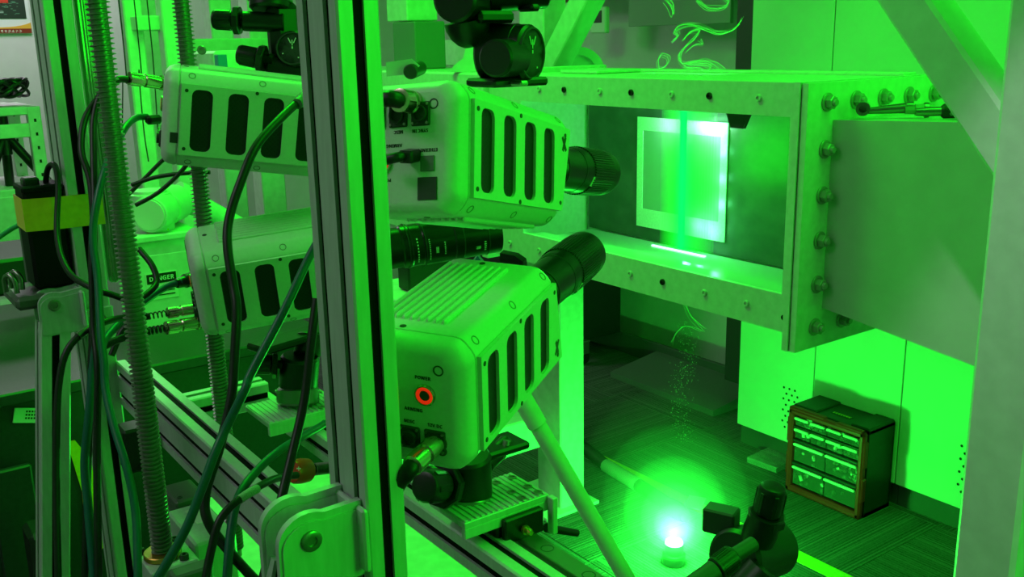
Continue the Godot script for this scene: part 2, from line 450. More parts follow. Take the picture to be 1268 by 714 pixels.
func wind_tunnel() -> void:
	var t := thing("wind_tunnel", "white steel wind tunnel test section with bolted flange and a laser-lit window", "wind tunnel", Vector3(-1.75, 0.87, -1.8))
	# near side plate with the observation opening
	var xf := Transform3D(Basis.IDENTITY, Vector3(0, 0, -1.612))
	var mb := MB.new()
	holed(mb, [Vector2(-2.32, 0.9), Vector2(-1.25, 0.9), Vector2(-1.25, 1.41), Vector2(-2.32, 1.41)], PackedVector2Array([Vector2(-1.27, 0.98), Vector2(-1.27, 1.343), Vector2(-2.17, 1.343), Vector2(-2.17, 0.98)]), xf, 0.012)
	obj("side_plate", mb, M.tunnel, t)
	# roof and floor: steel round a long slit that is closed with clear acrylic for the laser sheet
	for s in [[1.398, "roof"], [0.905, "bottom_plate"]]:
		mb = MB.new()
		for b in [[-2.32, -2.02, -2.0, -1.6], [-1.7, -1.25, -2.0, -1.6], [-2.02, -1.7, -1.86, -1.6], [-2.02, -1.7, -2.0, -1.93]]:
			mb.box(Vector3((b[0] + b[1]) / 2, s[0], (b[2] + b[3]) / 2 - 0.012), Vector3(b[1] - b[0], 0.024, b[3] - b[2] - 0.024), 0.002)
		var pl := obj(s[1], mb, M.tunnel, t)
		obj("slit_pane", MB.new().box(Vector3(-1.86, s[0], -1.895), Vector3(0.32, 0.006, 0.07)), M.pane, pl)
	obj("roof_lip", MB.new().box(Vector3(-1.79, 1.413, -1.985), Vector3(1.06, 0.008, 0.05), 0.002), M.tunnel, t)
	obj("roof_cover", MB.new().box(Vector3(-2.12, 1.415, -1.84), Vector3(0.16, 0.008, 0.16), 0.002), M.tunnel, t)
	obj("far_wall", MB.new().box(Vector3(-1.785, 1.155, -1.982), Vector3(1.07, 0.49, 0.036)), M.tunnel, t)
	obj("dark_window", MB.new().box(Vector3(-1.775, 1.16, -1.957), Vector3(1.05, 0.45, 0.014), 0.001), M.far_panel, t)
	# acrylic sill inside the opening, two sheets
	obj("floor_sheet", MB.new().box(Vector3(-1.77, 0.925, -1.79), Vector3(1.02, 0.016, 0.31), 0.002), M.acrylic, t)
	obj("sill_strip", MB.new().box(Vector3(-1.72, 0.965, -1.645), Vector3(0.9, 0.02, 0.05), 0.003), M.acrylic, t)
	obj("sill_strip", MB.new().box(Vector3(-1.72, 0.950, -1.715), Vector3(0.9, 0.014, 0.07), 0.003), M.acrylic, t)
	# the square of white tape and the bright paper inside it
	obj("target_paper", MB.new().box(Vector3(-1.911, 1.136, -1.9485), Vector3(0.30, 0.235, 0.002)), M.target, t)
	for b in [[-2.08, -1.74, 1.248, 1.285], [-2.08, -1.74, 0.971, 1.0235], [-2.08, -2.057, 1.0235, 1.248], [-1.764, -1.74, 1.0235, 1.248]]:
		obj("tape_strip", MB.new().box(Vector3((b[0] + b[1]) / 2, (b[2] + b[3]) / 2, -1.947), Vector3(b[1] - b[0], b[3] - b[2], 0.003)), M.white_tape, t)
	for q in [[Vector3(-1.4548, 1.3271, -1.66).x, Vector3(-1.4548, 1.3271, -1.66).y - .01]]:
		obj("corner_plate", MB.new().prism(PackedVector2Array([Vector2(-0.035, 0.02), Vector2(-0.015, -0.02), Vector2(0.02, -0.02), Vector2(0.04, 0.02)]), Transform3D(Basis.IDENTITY, Vector3(q[0], q[1] + 0.01, -1.66)), 0.008), M.dark_grey, t)
	# screws of the near plate
	for x in [-2.232, -2.096, -1.982, -1.729, -1.617, -1.484, -1.362]:
		fastener(t, "screw", Vector3(x, 0.942, -1.6), Vector3.BACK, 0.0075, 0.005, M.tunnel if x != -1.617 else M.black)
	for x in [-2.086, -1.982, -1.844, -1.732, -1.599, -1.486, -1.351]:
		fastener(t, "screw", Vector3(x, 1.378, -1.6), Vector3.BACK, 0.0075, 0.005, M.black if x in [-1.982, -1.732, -1.486] else M.tunnel)
	for y in [1.313, 1.181, 1.049]:
		fastener(t, "screw", Vector3(-1.259, y, -1.6), Vector3.BACK, 0.005, 0.003, M.tunnel)
	fastener(t, "screw", Vector3(-1.262, 0.932, -1.6), Vector3.BACK, 0.006, 0.003, M.black)
	# the pair of flange frames, each an upright plate with a hole for the duct
	var fx := Transform3D(Basis(Vector3(0, 0, -1), Vector3.UP, Vector3.RIGHT), Vector3.ZERO)
	for k in 2:
		mb = MB.new()
		var c0 := 0.02
		holed(mb, [Vector2(1.582 + 0.004 * k, 0.868), Vector2(2.06, 0.868), Vector2(2.06, 1.412 - 0.002 * k), Vector2(1.582 + 0.004 * k, 1.412 - 0.002 * k)], PackedVector2Array([Vector2(2.0, 0.95), Vector2(2.0, 1.33), Vector2(1.7, 1.33), Vector2(1.7, 0.95)]), Transform3D(fx.basis, Vector3(-1.25 + 0.0165 * k, 0, 0)), 0.014)
		obj("flange_frame", mb, M.tunnel, t)
	# flange bolts: washer, nut and stud
	var spots: Array = []
	for y in [1.372, 1.28, 1.188, 1.096, 1.004, 0.913]: spots.append(Vector2(y, -1.646))
	for z in [-1.738, -1.83, -1.922, -2.014]: spots.append(Vector2(1.372, z))
	for z in [-1.738, -1.83]: spots.append(Vector2(0.913, z))
	for q in spots:
		var a := Vector3(-1.2195, q.x, q.y)
		var nut := obj("flange_nut", MB.new().lathe(a + Vector3(0.004, 0, 0), a + Vector3.RIGHT, [[0, 0.0125], [0.001, 0.0133], [0.012, 0.0133], [0.0135, 0.0115]], 6, rng.randf()), M.steel_painted, t, 20.0)
		obj("washer", MB.new().cyl(a, a + Vector3(0.004, 0, 0), 0.0185, 24, 0.001), M.steel_painted, nut)
		obj("stud", MB.new().lathe(a, a + Vector3.RIGHT, [[0, 0.0075], [0.021, 0.0075], [0.023, 0.006], [0.023, 0.0]], 16), M.steel_painted, nut)
	# the duct that widens towards the right
	var A := [Vector3(-1.2195, 0.95, -1.668), Vector3(-1.2195, 1.336, -1.668), Vector3(-1.2195, 1.336, -2.02), Vector3(-1.2195, 0.95, -2.02)]
	var B := [Vector3(-0.3, 0.862, -1.615), Vector3(-0.3, 1.372, -1.615), Vector3(-0.3, 1.372, -2.09), Vector3(-0.3, 0.862, -2.09)]
	mb = MB.new()
	mb.loft([PackedVector3Array([A[3], A[2], A[1], A[0]]), PackedVector3Array([B[3], B[2], B[1], B[0]])], true)
	obj("duct", mb, M.duct, t)
	# upstream duct and the lower lip that shows left of the window
	mb = MB.new()
	mb.box(Vector3(-2.95, 1.155, -1.8), Vector3(1.2, 0.52, 0.4), 0.006)
	obj("upstream_duct", mb, M.tunnel, t)
	obj("upstream_flange", MB.new().box(Vector3(-2.335, 1.155, -1.81), Vector3(0.03, 0.54, 0.46), 0.002), M.tunnel, t)

func tools_on_duct() -> void:
	# small tools lying on the sloping top of the duct, from left to right in the photo
	var y := 1.345
	var s := thing("socket", "short hollow chrome socket standing leftmost among the tools on the duct top", "socket", Vector3(-1.185, y, -1.70))
	obj("body", MB.new().lathe(Vector3(-1.185, y + 0.0135, -1.715), Vector3(-1.165, y + 0.0135, -1.685), [[0, 0.006], [0, 0.012], [0.004, 0.0135], [0.036, 0.0135], [0.036, 0.007], [0.01, 0.006], [0.01, 0.0]], 18), M.steel, s)
	var w := thing("socket_extension", "slim chrome extension bar lying second from the left on the duct top", "tool", Vector3(-1.13, y, -1.72))
	obj("bar", MB.new().lathe(Vector3(-1.166, y + 0.009, -1.70), Vector3(-1.098, y + 0.016, -1.75), [[0, 0.006], [0.02, 0.007], [0.03, 0.008], [0.07, 0.010], [0.072, 0.012], [0.085, 0.012]], 16), M.steel, w)
	var h := thing("hex_socket", "chrome hexagon socket piece lying in the middle of the duct top tools", "socket", Vector3(-1.08, y, -1.74))
	obj("body", MB.new().lathe(Vector3(-1.10, y + 0.012, -1.725), Vector3(-1.06, y + 0.013, -1.76), [[0, 0.008], [0.018, 0.009], [0.018, 0.012], [0.05, 0.0125]], 6), M.steel, h, 20.0)
	obj("ring", MB.new().cyl(Vector3(-1.075, y + 0.012, -1.748), Vector3(-1.068, y + 0.0125, -1.754), 0.0145, 18, 0.001), M.steel, h)
	var r := thing("ratchet_handle", "ratchet handle with a black rubber grip lying among the duct top tools", "tool", Vector3(-1.02, y, -1.74))
	obj("grip", MB.new().lathe(Vector3(-1.02, y + 0.014, -1.715), Vector3(-0.94, y + 0.018, -1.78), [[0, 0.010], [0.004, 0.0135], [0.075, 0.0145], [0.08, 0.011]], 16), M.rubber, r)
	obj("shank", MB.new().lathe(Vector3(-1.055, y + 0.012, -1.69), Vector3(-1.02, y + 0.014, -1.716), [[0, 0.007], [0.02, 0.0085], [0.05, 0.0085]], 12), M.steel, r)
	var b := thing("hex_key", "flat steel spanner end lying nearest the grey brace on the duct top", "tool", Vector3(-0.95, y, -1.72))
	obj("blade", MB.new().box(Vector3(-0.965, y + 0.012, -1.70), Vector3(0.05, 0.006, 0.018), 0.002), M.steel, b)
	obj("jaw", MB.new().lathe(Vector3(-0.93, y + 0.008, -1.70), Vector3(-0.93, y + 0.02, -1.70), [[0, 0.014], [0.012, 0.014], [0.014, 0.011]], 10), M.steel, b)

func laser() -> void:
	var t := thing("laser_emitter", "small round laser lens glowing green-white on the floor under the tunnel", "laser", Vector3(-1.848, 0, -1.893))
	obj("barrel", MB.new().lathe(Vector3(-1.848, 0.0, -1.893), Vector3(-1.848, 1, -1.893), [[0, 0.034], [0.03, 0.034], [0.034, 0.028], [0.058, 0.028], [0.062, 0.026]], 24), M.black, t)
	var g := mat(Color(0.8, 0.9, 0.8), 0.2)
	g.emission_enabled = true; g.emission = Color(0.55, 1.0, 0.65); g.emission_energy_multiplier = 5.0
	obj("laser_lens_light", MB.new().lathe(Vector3(-1.848, 0.062, -1.893), Vector3(-1.848, 1, -1.893), [[0, 0.027], [0.008, 0.025], [0.014, 0.015], [0.016, 0.0]], 20), g, t)
	omni(Vector3(-1.848, 0.10, -1.893), Color(0.02, 1.0, 0.05).linear_to_srgb(), 1.2, 0.03, t)
	# omni added inside the tunnel in place of light scattered by the laser sheet
	omni(Vector3(-1.75, 1.2, -1.75), Color(0.012, 1.0, 0.015).linear_to_srgb(), 0.13, 0.1, t)
	var hz := thing("laser_haze", "green haze glowing round the laser lens on the floor", "haze", Vector3(-1.848, 0, -1.893))
	hz.set_meta("kind", "stuff")
	for q in [[.12, 1.6], [.20, 1.0], [.30, .5], [.42, .2], [.56, .08]]:
		var fv := FogVolume.new(); fv.name = numbered("haze", hz)
		fv.shape = RenderingServer.FOG_VOLUME_SHAPE_ELLIPSOID; fv.size = Vector3.ONE * q[0]
		var fm := FogMaterial.new(); fm.density = q[1]; fm.albedo = Color(.9, .95, .9); fv.material = fm
		fv.set_meta("kind", "stuff")
		hz.add_child(fv, true); fv.position = Vector3(0, .085 + q[0] * .3, 0)
	var s := thing("laser_glow_sheet", "bright vertical band of glowing green slabs standing in for laser light inside the tunnel window", "laser light", Vector3(-1.85, 0.935, -1.90))
	for k in 14:  # nested glowing slabs stand in for laser light scattered in smoke
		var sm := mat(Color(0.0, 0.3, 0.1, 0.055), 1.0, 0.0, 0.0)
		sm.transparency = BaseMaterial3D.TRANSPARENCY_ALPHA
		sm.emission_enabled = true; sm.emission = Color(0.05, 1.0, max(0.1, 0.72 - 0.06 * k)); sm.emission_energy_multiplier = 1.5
		obj("glow_slab", MB.new().box(Vector3(-1.86 + .0015 * k, 1.16, -1.905), Vector3(0.012 + 0.0105 * k + .006 * max(k - 6, 0), 0.44, 0.002 + .0006 * k)), sm, s)
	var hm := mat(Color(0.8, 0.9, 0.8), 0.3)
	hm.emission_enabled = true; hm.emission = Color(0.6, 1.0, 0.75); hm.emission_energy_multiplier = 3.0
	obj("entry_glow_streak", MB.new().box(Vector3(-1.87, 0.9345, -1.905), Vector3(0.2, 0.003, 0.008)), hm, s)  # glowing strip stands in for the bright spot where the laser enters
	for q in [[-1.89, 1.270, 0.008], [-1.83, 1.270, 0.010], [-1.78, 1.268, 0.009], [-1.757, 1.21, 0.0016], [-1.757, 1.14, 0.0012], [-1.757, 1.07, 0.0014], [-1.95, 1.272, 0.004], [-1.84, 1.005, 0.008], [-1.79, 0.995, 0.005]]:
		omni(Vector3(q[0], q[1], -1.91 if q[0] < -1.76 else -1.93), (Color(0.34, 1.0, 0.6) if q[1] > 1.25 else Color(0.14, 1.0, 0.36)).linear_to_srgb(), q[2], 0.01, s)  # small omnis added to brighten the tape in place of laser scatter

func smoke() -> void:
	# curled filaments of seeding smoke in the laser sheet above and below the tunnel
	var sm := mat(Color(0.85, 0.95, 0.85, 0.45), 0.9)
	sm.transparency = BaseMaterial3D.TRANSPARENCY_ALPHA
	sm.emission_enabled = true; sm.emission = Color(0.05, 1.0, 0.1); sm.emission_energy_multiplier = 0.3  # own green glow stands in for laser light on the smoke
	rng.seed = 5
	var t := MB.new()
	for c in [[[Vector3(-1.8951, 1.4898, -1.895), Vector3(-1.875, 1.5059, -1.895), Vector3(-1.8871, 1.5203, -1.895), Vector3(-1.8613, 1.5299, -1.895), Vector3(-1.8243, 1.531, -1.895), Vector3(-1.785, 1.5202, -1.895), Vector3(-1.7358, 1.5094, -1.895), Vector3(-1.6889, 1.5181, -1.895), Vector3(-1.6643, 1.5384, -1.895)], 6, 0.0022],
		[[Vector3(-1.8601, 1.4934, -1.895), Vector3(-1.8322, 1.5132, -1.895), Vector3(-1.8014, 1.5166, -1.895), Vector3(-1.8175, 1.4969, -1.895), Vector3(-1.851, 1.4771, -1.895), Vector3(-1.8705, 1.4527, -1.895), Vector3(-1.8582, 1.4322, -1.895), Vector3(-1.8211, 1.4365, -1.895), Vector3(-1.782, 1.4407, -1.895), Vector3(-1.7488, 1.4329, -1.895), Vector3(-1.7186, 1.4174, -1.895)], 7, 0.0022],
		[[Vector3(-1.8552, 1.4281, -1.895), Vector3(-1.832, 1.4222, -1.895), Vector3(-1.7982, 1.4266, -1.895), Vector3(-1.7674, 1.4208, -1.895), Vector3(-1.7597, 1.4329, -1.895), Vector3(-1.7985, 1.4346, -1.895), Vector3(-1.8381, 1.4344, -1.895)], 4, 0.0018],
		[[Vector3(-1.9127, 1.5962, -1.895), Vector3(-1.8948, 1.5834, -1.895), Vector3(-1.8969, 1.5551, -1.895), Vector3(-1.9094, 1.5799, -1.895), Vector3(-1.9306, 1.597, -1.895)], 4, 0.0018],
		[[Vector3(-1.8152, 1.592, -1.895), Vector3(-1.787, 1.5751, -1.895), Vector3(-1.7596, 1.5683, -1.895), Vector3(-1.7251, 1.5689, -1.895), Vector3(-1.7099, 1.5798, -1.895), Vector3(-1.7314, 1.594, -1.895)], 5, 0.002],
		[[Vector3(-1.9331, 1.4569, -1.895), Vector3(-1.9089, 1.4527, -1.895), Vector3(-1.9144, 1.4319, -1.895), Vector3(-1.9415, 1.4233, -1.895), Vector3(-1.9512, 1.4443, -1.895), Vector3(-1.9331, 1.4569, -1.895)], 4, 0.0014],
		[[Vector3(-1.845, 1.469, -1.895), Vector3(-1.8114, 1.4848, -1.895), Vector3(-1.7838, 1.4885, -1.895), Vector3(-1.7953, 1.5006, -1.895)], 3, 0.002],
		[[Vector3(-1.8343, 0.7937, -1.9), Vector3(-1.812, 0.7639, -1.9), Vector3(-1.7783, 0.7439, -1.9), Vector3(-1.7602, 0.7343, -1.9)], 4, 0.0022],
		[[Vector3(-1.7719, 0.7294, -1.9), Vector3(-1.8261, 0.7285, -1.9), Vector3(-1.8624, 0.7015, -1.9), Vector3(-1.8805, 0.6689, -1.9)], 2, 0.0012]]:
		for k in c[1]:
			var pts: Array = []
			var ph := rng.randf() * 6.0
			var off: float = rng.randf_range(-1, 1) * c[2] * 4.0
			for i in c[0].size():
				var q: Vector3 = c[0][i]
				pts.append(q + Vector3(.7, .7, 0) * (off + c[2] * 1.6 * sin(1.1 * i + ph)) + Vector3(rng.randf_range(-1, 1), rng.randf_range(-1, 1), rng.randf_range(-1, 1)) * .003)
			t.tube(pts, 0.0003 + 0.0004 * rng.randf(), 4, 8)
	# specks of seeding mist sinking below the tunnel
	for k in 420:
		var u := rng.randf()
		var v := Vector3(-1.8386, 0.735, -1.9).lerp(Vector3(-1.8279, 0.3908, -1.9), u) + Vector3(rng.randf_range(-1, 1) * rng.randf() * .045 + .02 * sin(u * 7.0), 0, rng.randf_range(-.03, .03))
		t.box(v, Vector3.ONE * rng.randf_range(.0006, .0014), 0, Basis(Vector3.UP, k))
	var o := single("smoke", t, sm, "thin curling green-glowing smoke filaments drifting above and below the tunnel", "smoke")
	o.set_meta("kind", "stuff")

func back_of_room() -> void:
	# white storage cabinets behind the tunnel: one thing per cabinet, doors as parts
	var xs := [-2.328, -1.66, -0.99, -0.32, 0.35]
	var which := ["leftmost white tall cabinet, its edge standing beside the dark strip", "second white tall cabinet from the left, directly behind the parts organiser", "third white tall cabinet from the left, half hidden by the grey steel post", "rightmost white tall cabinet, beyond the frame on the right"]
	for i in 4:
		var w: float = xs[i + 1] - xs[i]
		var x0: float = xs[i]
		var c := thing("cabinet", which[i], "cabinet", Vector3(x0 + w / 2, 0, -2.9), "white tall cabinets along the back wall")
		obj("body", MB.new().box(Vector3(x0 + w / 2, 1.04, -2.935), Vector3(w - 0.003, 1.92, 0.42), 0.002), M.cabinet, c)
		obj("plinth", MB.new().box(Vector3(x0 + w / 2, 0.04, -2.93), Vector3(w - 0.002, 0.08, 0.40)), M.skirt, c)
		for k in 2:
			var d := obj("door", MB.new().box(Vector3(x0 + w * (0.25 + 0.5 * k), 0.852, -2.714), Vector3(w / 2 - 0.004, 1.54, 0.018), 0.0015), M.cabinet, c)
			# round ventilation holes near the lower outer corner of the door
			if k == 0:
				var hb := MB.new()
				for q in 22:
					var r := q / 3
					var px: float = x0 + w * 0.315 + 0.024 * (q % 3) + 0.012 * (r & 1)
					hb.cyl(Vector3(px, 0.285 - r * 0.021, -2.7055), Vector3(px, 0.285 - r * 0.021, -2.7045), 0.0045, 8)
				obj("vent_holes", hb, M.ink, d).set_meta("kind", "stuff")
		for k in 2:
			obj("top_door", MB.new().box(Vector3(x0 + w * (0.25 + 0.5 * k), 1.81, -2.714), Vector3(w / 2 - 0.004, 0.366, 0.018), 0.0015), M.cabinet, c)
	struct("dark_strip_1", MB.new().box(Vector3((Vector3(-2.7361, 0.1591, -3.13).x - 2.33) / 2.0, 1.4, -3.12), Vector3(-2.33 - Vector3(-2.7361, 0.1591, -3.13).x, 2.8, 0.06)), M.dark_grey)  # dark grey strip on the wall beside the leftmost cabinet
	struct("baseboard_back", MB.new().box(Vector3(-4.0, 0.05, -3.14), Vector3(2.8, 0.1, 0.02), 0.002), M.skirt)
	# whiteboard, thermostat and brown notice board on the back wall
	var b := thing("display_board", "flat grey display board on the back wall above the tunnel window", "board", Vector3(-3.0936, 1.5464, -3.14))
	var p0 := Vector3(-3.4136, 1.5538, -3.14); var p1 := Vector3(-2.8076, 1.5397, -3.14)
	obj("panel", MB.new().box(Vector3((p0.x + p1.x) / 2, p0.y + 0.3, -3.14), Vector3(p1.x - p0.x, 0.6, 0.02), 0.002), M.board_grey, b)
	var n := thing("notice_board", "brown framed notice board at the top edge of the back wall", "board", Vector3(-3.6842, 1.6672, -3.13))
	p0 = Vector3(-3.929, 1.6773, -3.13); p1 = Vector3(-3.4095, 1.6594, -3.13)
	obj("frame", MB.new().box(Vector3((p0.x + p1.x) / 2, p0.y + 0.03, -3.135), Vector3(p1.x - p0.x, 0.06, 0.025), 0.004), M.brown, n)
	obj("panel", MB.new().box(Vector3((p0.x + p1.x) / 2, p0.y + 0.3, -3.142), Vector3(p1.x - p0.x, 0.5, 0.012)), M.label_white, n)
	var th := thing("wall_controller", "small white wall controller with a dark screen beside the white diagonal brace", "controller", Vector3(-3.62, 1.5402, -3.14))
	p0 = Vector3(-3.6201, 1.588, -3.14)
	obj("case", MB.new().box(p0, Vector3(0.11, 0.12, 0.03), 0.006), M.label_white, th)
	obj("screen", MB.new().box(p0 + Vector3(-0.005, 0.016, 0.016), Vector3(0.07, 0.055, 0.003), 0.001), M.dark_grey, th)
	# wedge ramp on the floor
	var q0 := Vector3(-3.1988, 0, -2.8123); var q1 := Vector3(-2.5688, 0, -2.8351); var q2 := Vector3(-3.3352, 0.03, -3.0241); var q3 := Vector3(-2.6862, 0.03, -3.0909)
	var poly := PackedVector2Array([Vector2(0, 0), Vector2(0.29, 0), Vector2(0.29, 0.065), Vector2(0, 0.025)])
	single("ramp", MB.new().prism(poly, Transform3D(Basis(Vector3(0, 0, -1), Vector3.UP, Vector3.RIGHT), Vector3(q0.x, 0, -2.84)), q1.x - q0.x), M.ramp, "low dark wedge-shaped ramp on the carpet along the back wall", "ramp")
	# dark cabinet on castors beneath the tunnel
	var dc := thing("rolling_cabinet", "dark rolling cabinet with a castor standing left of the floor ramp", "cabinet", Vector3(-3.75, 0, -2.9))
	var e0 := Vector3(-3.4264, 0.1567, -3.1)
	obj("body", MB.new().box(Vector3(e0.x - 0.5, 0.5, -2.98), Vector3(1.0, 0.78, 0.26), 0.004), M.dark_cabinet, dc)
	obj("door", MB.new().box(Vector3(e0.x - 0.16, 0.5, -2.845), Vector3(0.3, 0.74, 0.012), 0.002), M.dark_cabinet, dc)
	var w0 := Vector3(-3.4198, 0.03, -2.8632)
	var cs := obj("castor_wheel", MB.new().cyl(w0 + Vector3(-0.014, 0.005, 0), w0 + Vector3(0.014, 0.005, 0), 0.034, 20, 0.004), M.rubber, dc)
	obj("fork", MB.new().box(w0 + Vector3(-0.02, 0.055, 0.0), Vector3(0.006, 0.06, 0.04), 0.002).box(w0 + Vector3(0.02, 0.055, 0.0), Vector3(0.006, 0.06, 0.04), 0.002).box(w0 + Vector3(0, 0.085, 0), Vector3(0.05, 0.008, 0.05), 0.002), M.screw, cs)
	# clear lid lying on the carpet
	var ll := MB.new()
	var bb := Basis(Vector3.UP, 0.08)
	var lc := Vector3(-2.126, 0, -2.6698)
	ll.box(lc + Vector3(0, 0.022, 0), Vector3(0.125, 0.003, 0.13), 0.001, bb)
	for s in [-1, 1]:
		ll.box(lc + bb * Vector3(s * 0.061, 0.012, 0), Vector3(0.003, 0.02, 0.13), 0.0, bb)
		ll.box(lc + bb * Vector3(0, 0.012, s * 0.063), Vector3(0.12, 0.02, 0.003), 0.0, bb)
	single("plastic_lid", ll, M.clear, "clear square plastic box lying on the carpet beside the parts organiser", "box")
	# yellow floor tape and the black cable cover crossing it
	var tp := MB.new()
	tp.box(Vector3(-1.75, 0.0008, -2.208), Vector3(3.4, 0.0016, 0.055))
	single("floor_tape", tp, M.tape_floor, "long straight strip of yellow marking tape on the carpet", "tape")
	var cv := thing("cable_sleeve", "thick black cable sleeve with a pale printed label lying beside the yellow tape", "cable", Vector3(-2.4392, 0, -2.1651))
	var c0 := Vector3(-2.6819, 0.024, -2.2045); var c1 := Vector3(-2.4426, 0.02, -2.1565); var c2 := Vector3(-2.2638, 0.02, -2.1385); var c3 := Vector3(-2.0915, 0.02, -2.1138)
	obj("sleeve", MB.new().tube([c0, c0.lerp(c1, 0.5) + Vector3(0, 0.003, 0), c1, c2, c3], 0.023, 12, 5), M.rubber, cv)
	obj("printed_label", MB.new().tube([c1 + (c2 - c1) * -0.05, c1.lerp(c2, 0.5), c2 + (c2 - c1) * 0.02], 0.0242, 12, 4), M.speckle, cv)
	obj("loose_end", MB.new().lathe(c3, c3 + (c3 - c2).normalized(), [[-0.02, 0.02], [0, 0.026], [0.05, 0.03], [0.09, 0.02]], 12), M.rubber, cv)
	single("paper_scrap", MB.new().box(Vector3(-2.0738, 0.004, -2.216), Vector3(0.06, 0.006, 0.09), 0.002, Basis(Vector3.UP, 0.5)), M.film, "crumpled scrap of clear film on the floor behind the laser lens", "film")
	organiser()

func organiser() -> void:
	var o := Vector3(-1.962, 0, -2.55)
	var W := 0.292; var H := 0.296; var D := 0.15
	var t := thing("parts_organiser", "small parts organiser with twelve clear drawers and a dark red front frame", "organiser", o + Vector3(W / 2, 0, -D / 2))
	var f := func(x: float, y: float, z: float) -> Vector3: return o + Vector3(x, y, z)
	var cs := MB.new()
	cs.box(f.call(W / 2, H / 2, -D + 0.006), Vector3(W, H, 0.012), 0.004)
	for q in [[0.006, H / 2, 0.012, H], [W - 0.006, H / 2, 0.012, H], [W / 2, 0.008, W, 0.016], [W / 2, H - 0.006, W, 0.012], [W / 2, 0.104, W, 0.004], [W / 2, 0.186, W, 0.004], [W / 2, 0.234, W, 0.004]]:
		cs.box(f.call(q[0], q[1], -D / 2 - 0.006), Vector3(q[2], q[3], D - 0.012), 0.0015)
	obj("case", cs, M.organiser_case, t)
	for q in [[0.045, 0.09], [W - 0.035, 0.07]]: obj("top_rim", MB.new().box(f.call(q[0], H + 0.002, -D / 2 - 0.004), Vector3(q[1], 0.012, D - 0.012), 0.004), M.organiser_case, t)
	# front frame with a hole for every row
	var fr := MB.new()
	var b := 0.02
	for q in [[W / 2, b * 0.55, W, b * 1.1], [W / 2, H - b * 0.5, W, b], [b * 0.5, H / 2, b, H], [W - b * 0.5, H / 2, b, H]]:
		fr.box(f.call(q[0], q[1], 0.004), Vector3(q[2], q[3], 0.024), 0.006)
	for q in [[0.07, H, 0.14, 0.012], [W - 0.06, H - 0.002, 0.1, 0.01], [0.0, 0.1, 0.008, 0.08], [0.0, 0.22, 0.008, 0.09], [W, 0.1, 0.008, 0.08], [W, 0.22, 0.008, 0.09]]:
		fr.box(f.call(q[0], q[1], 0.002), Vector3(q[2], q[3], 0.022), 0.004)
	obj("front_frame", fr, M.maroon, t)
	var iw := W - 2 * b
	var rows := [[0.236, 0.036, 4], [0.192, 0.040, 4], [0.110, 0.070, 2], [0.026, 0.072, 2]]
	rng.seed = 21
	for r in rows:
		for k in r[2]:
			var w: float = iw / r[2]
			var x: float = b + w * k
			var h: float = r[1]
			var cy: float = r[0] + h / 2
			var d := MB.new()
			d.box(f.call(x + w / 2, cy, 0.001), Vector3(w - 0.005, h - 0.004, 0.003), 0.001)
			d.box(f.call(x + w / 2, r[0] + 0.003, -0.05), Vector3(w - 0.005, 0.002, 0.1))
			for s in [-1, 1]: d.box(f.call(x + w / 2 + s * (w / 2 - 0.0035), cy - 0.004, -0.05), Vector3(0.002, h - 0.012, 0.1))
			var dr := obj("drawer", d, M.drawer_clear, t)
			obj("lip_handle", MB.new().box(f.call(x + w / 2, r[0] + h - 0.007, 0.009), Vector3(w - 0.008, 0.009, 0.013), 0.003), M.drawer_lip, dr)
			var c := MB.new()
			var many: int = 26 if r[2] == 2 and k == 1 and h < 0.071 else (3 if r[2] == 2 else 5)
			for i in many:
				c.box(f.call(x + w * rng.randf_range(0.14, 0.86), r[0] + 0.006 + rng.randf_range(0.0, h * (0.5 if many > 10 else 0.25)), rng.randf_range(-0.05, -0.006)), Vector3(rng.randf_range(0.006, 0.02), rng.randf_range(0.004, 0.012), rng.randf_range(0.005, 0.012)), 0.001, Basis(Vector3(rng.randf(), rng.randf(), 1).normalized(), rng.randf() * 3))
			var st := obj("small_parts", c, M.screw if (k % 2 == 1) else M.label_white, dr)
			st.set_meta("kind", "stuff")
	obj("row_divider", MB.new().box(f.call(W / 2, 0.104, 0.002), Vector3(iw, 0.010, 0.016), 0.002).box(f.call(W / 2, 0.186, 0.002), Vector3(iw, 0.010, 0.016), 0.002).box(f.call(W / 2, 0.234, 0.002), Vector3(iw, 0.005, 0.012), 0.001), M.organiser_case, t)
	obj("brand_plate", MB.new().box(f.call(W * 0.53, H - 0.0005, -D * 0.42), Vector3(0.075, 0.004, 0.022), 0.001), M.organiser_case, t)
	var lt := MB.new()
	for i in 7:
		for j in 2: lt.box(f.call(W * 0.53 - 0.03 + 0.0098 * i, H + 0.0018, -D * 0.42 + 0.004 - 0.007 * j), Vector3(0.0064, 0.0006, 0.0022), 0, Basis(Vector3.UP, 0.3 if (i + j) % 3 == 0 else 0.0))
		lt.box(f.call(W * 0.53 - 0.0325 + 0.0098 * i, H + 0.0018, -D * 0.42 + 0.0005), Vector3(0.0018, 0.0006, 0.009))
	obj("lettering", lt, M.tape_floor, t)

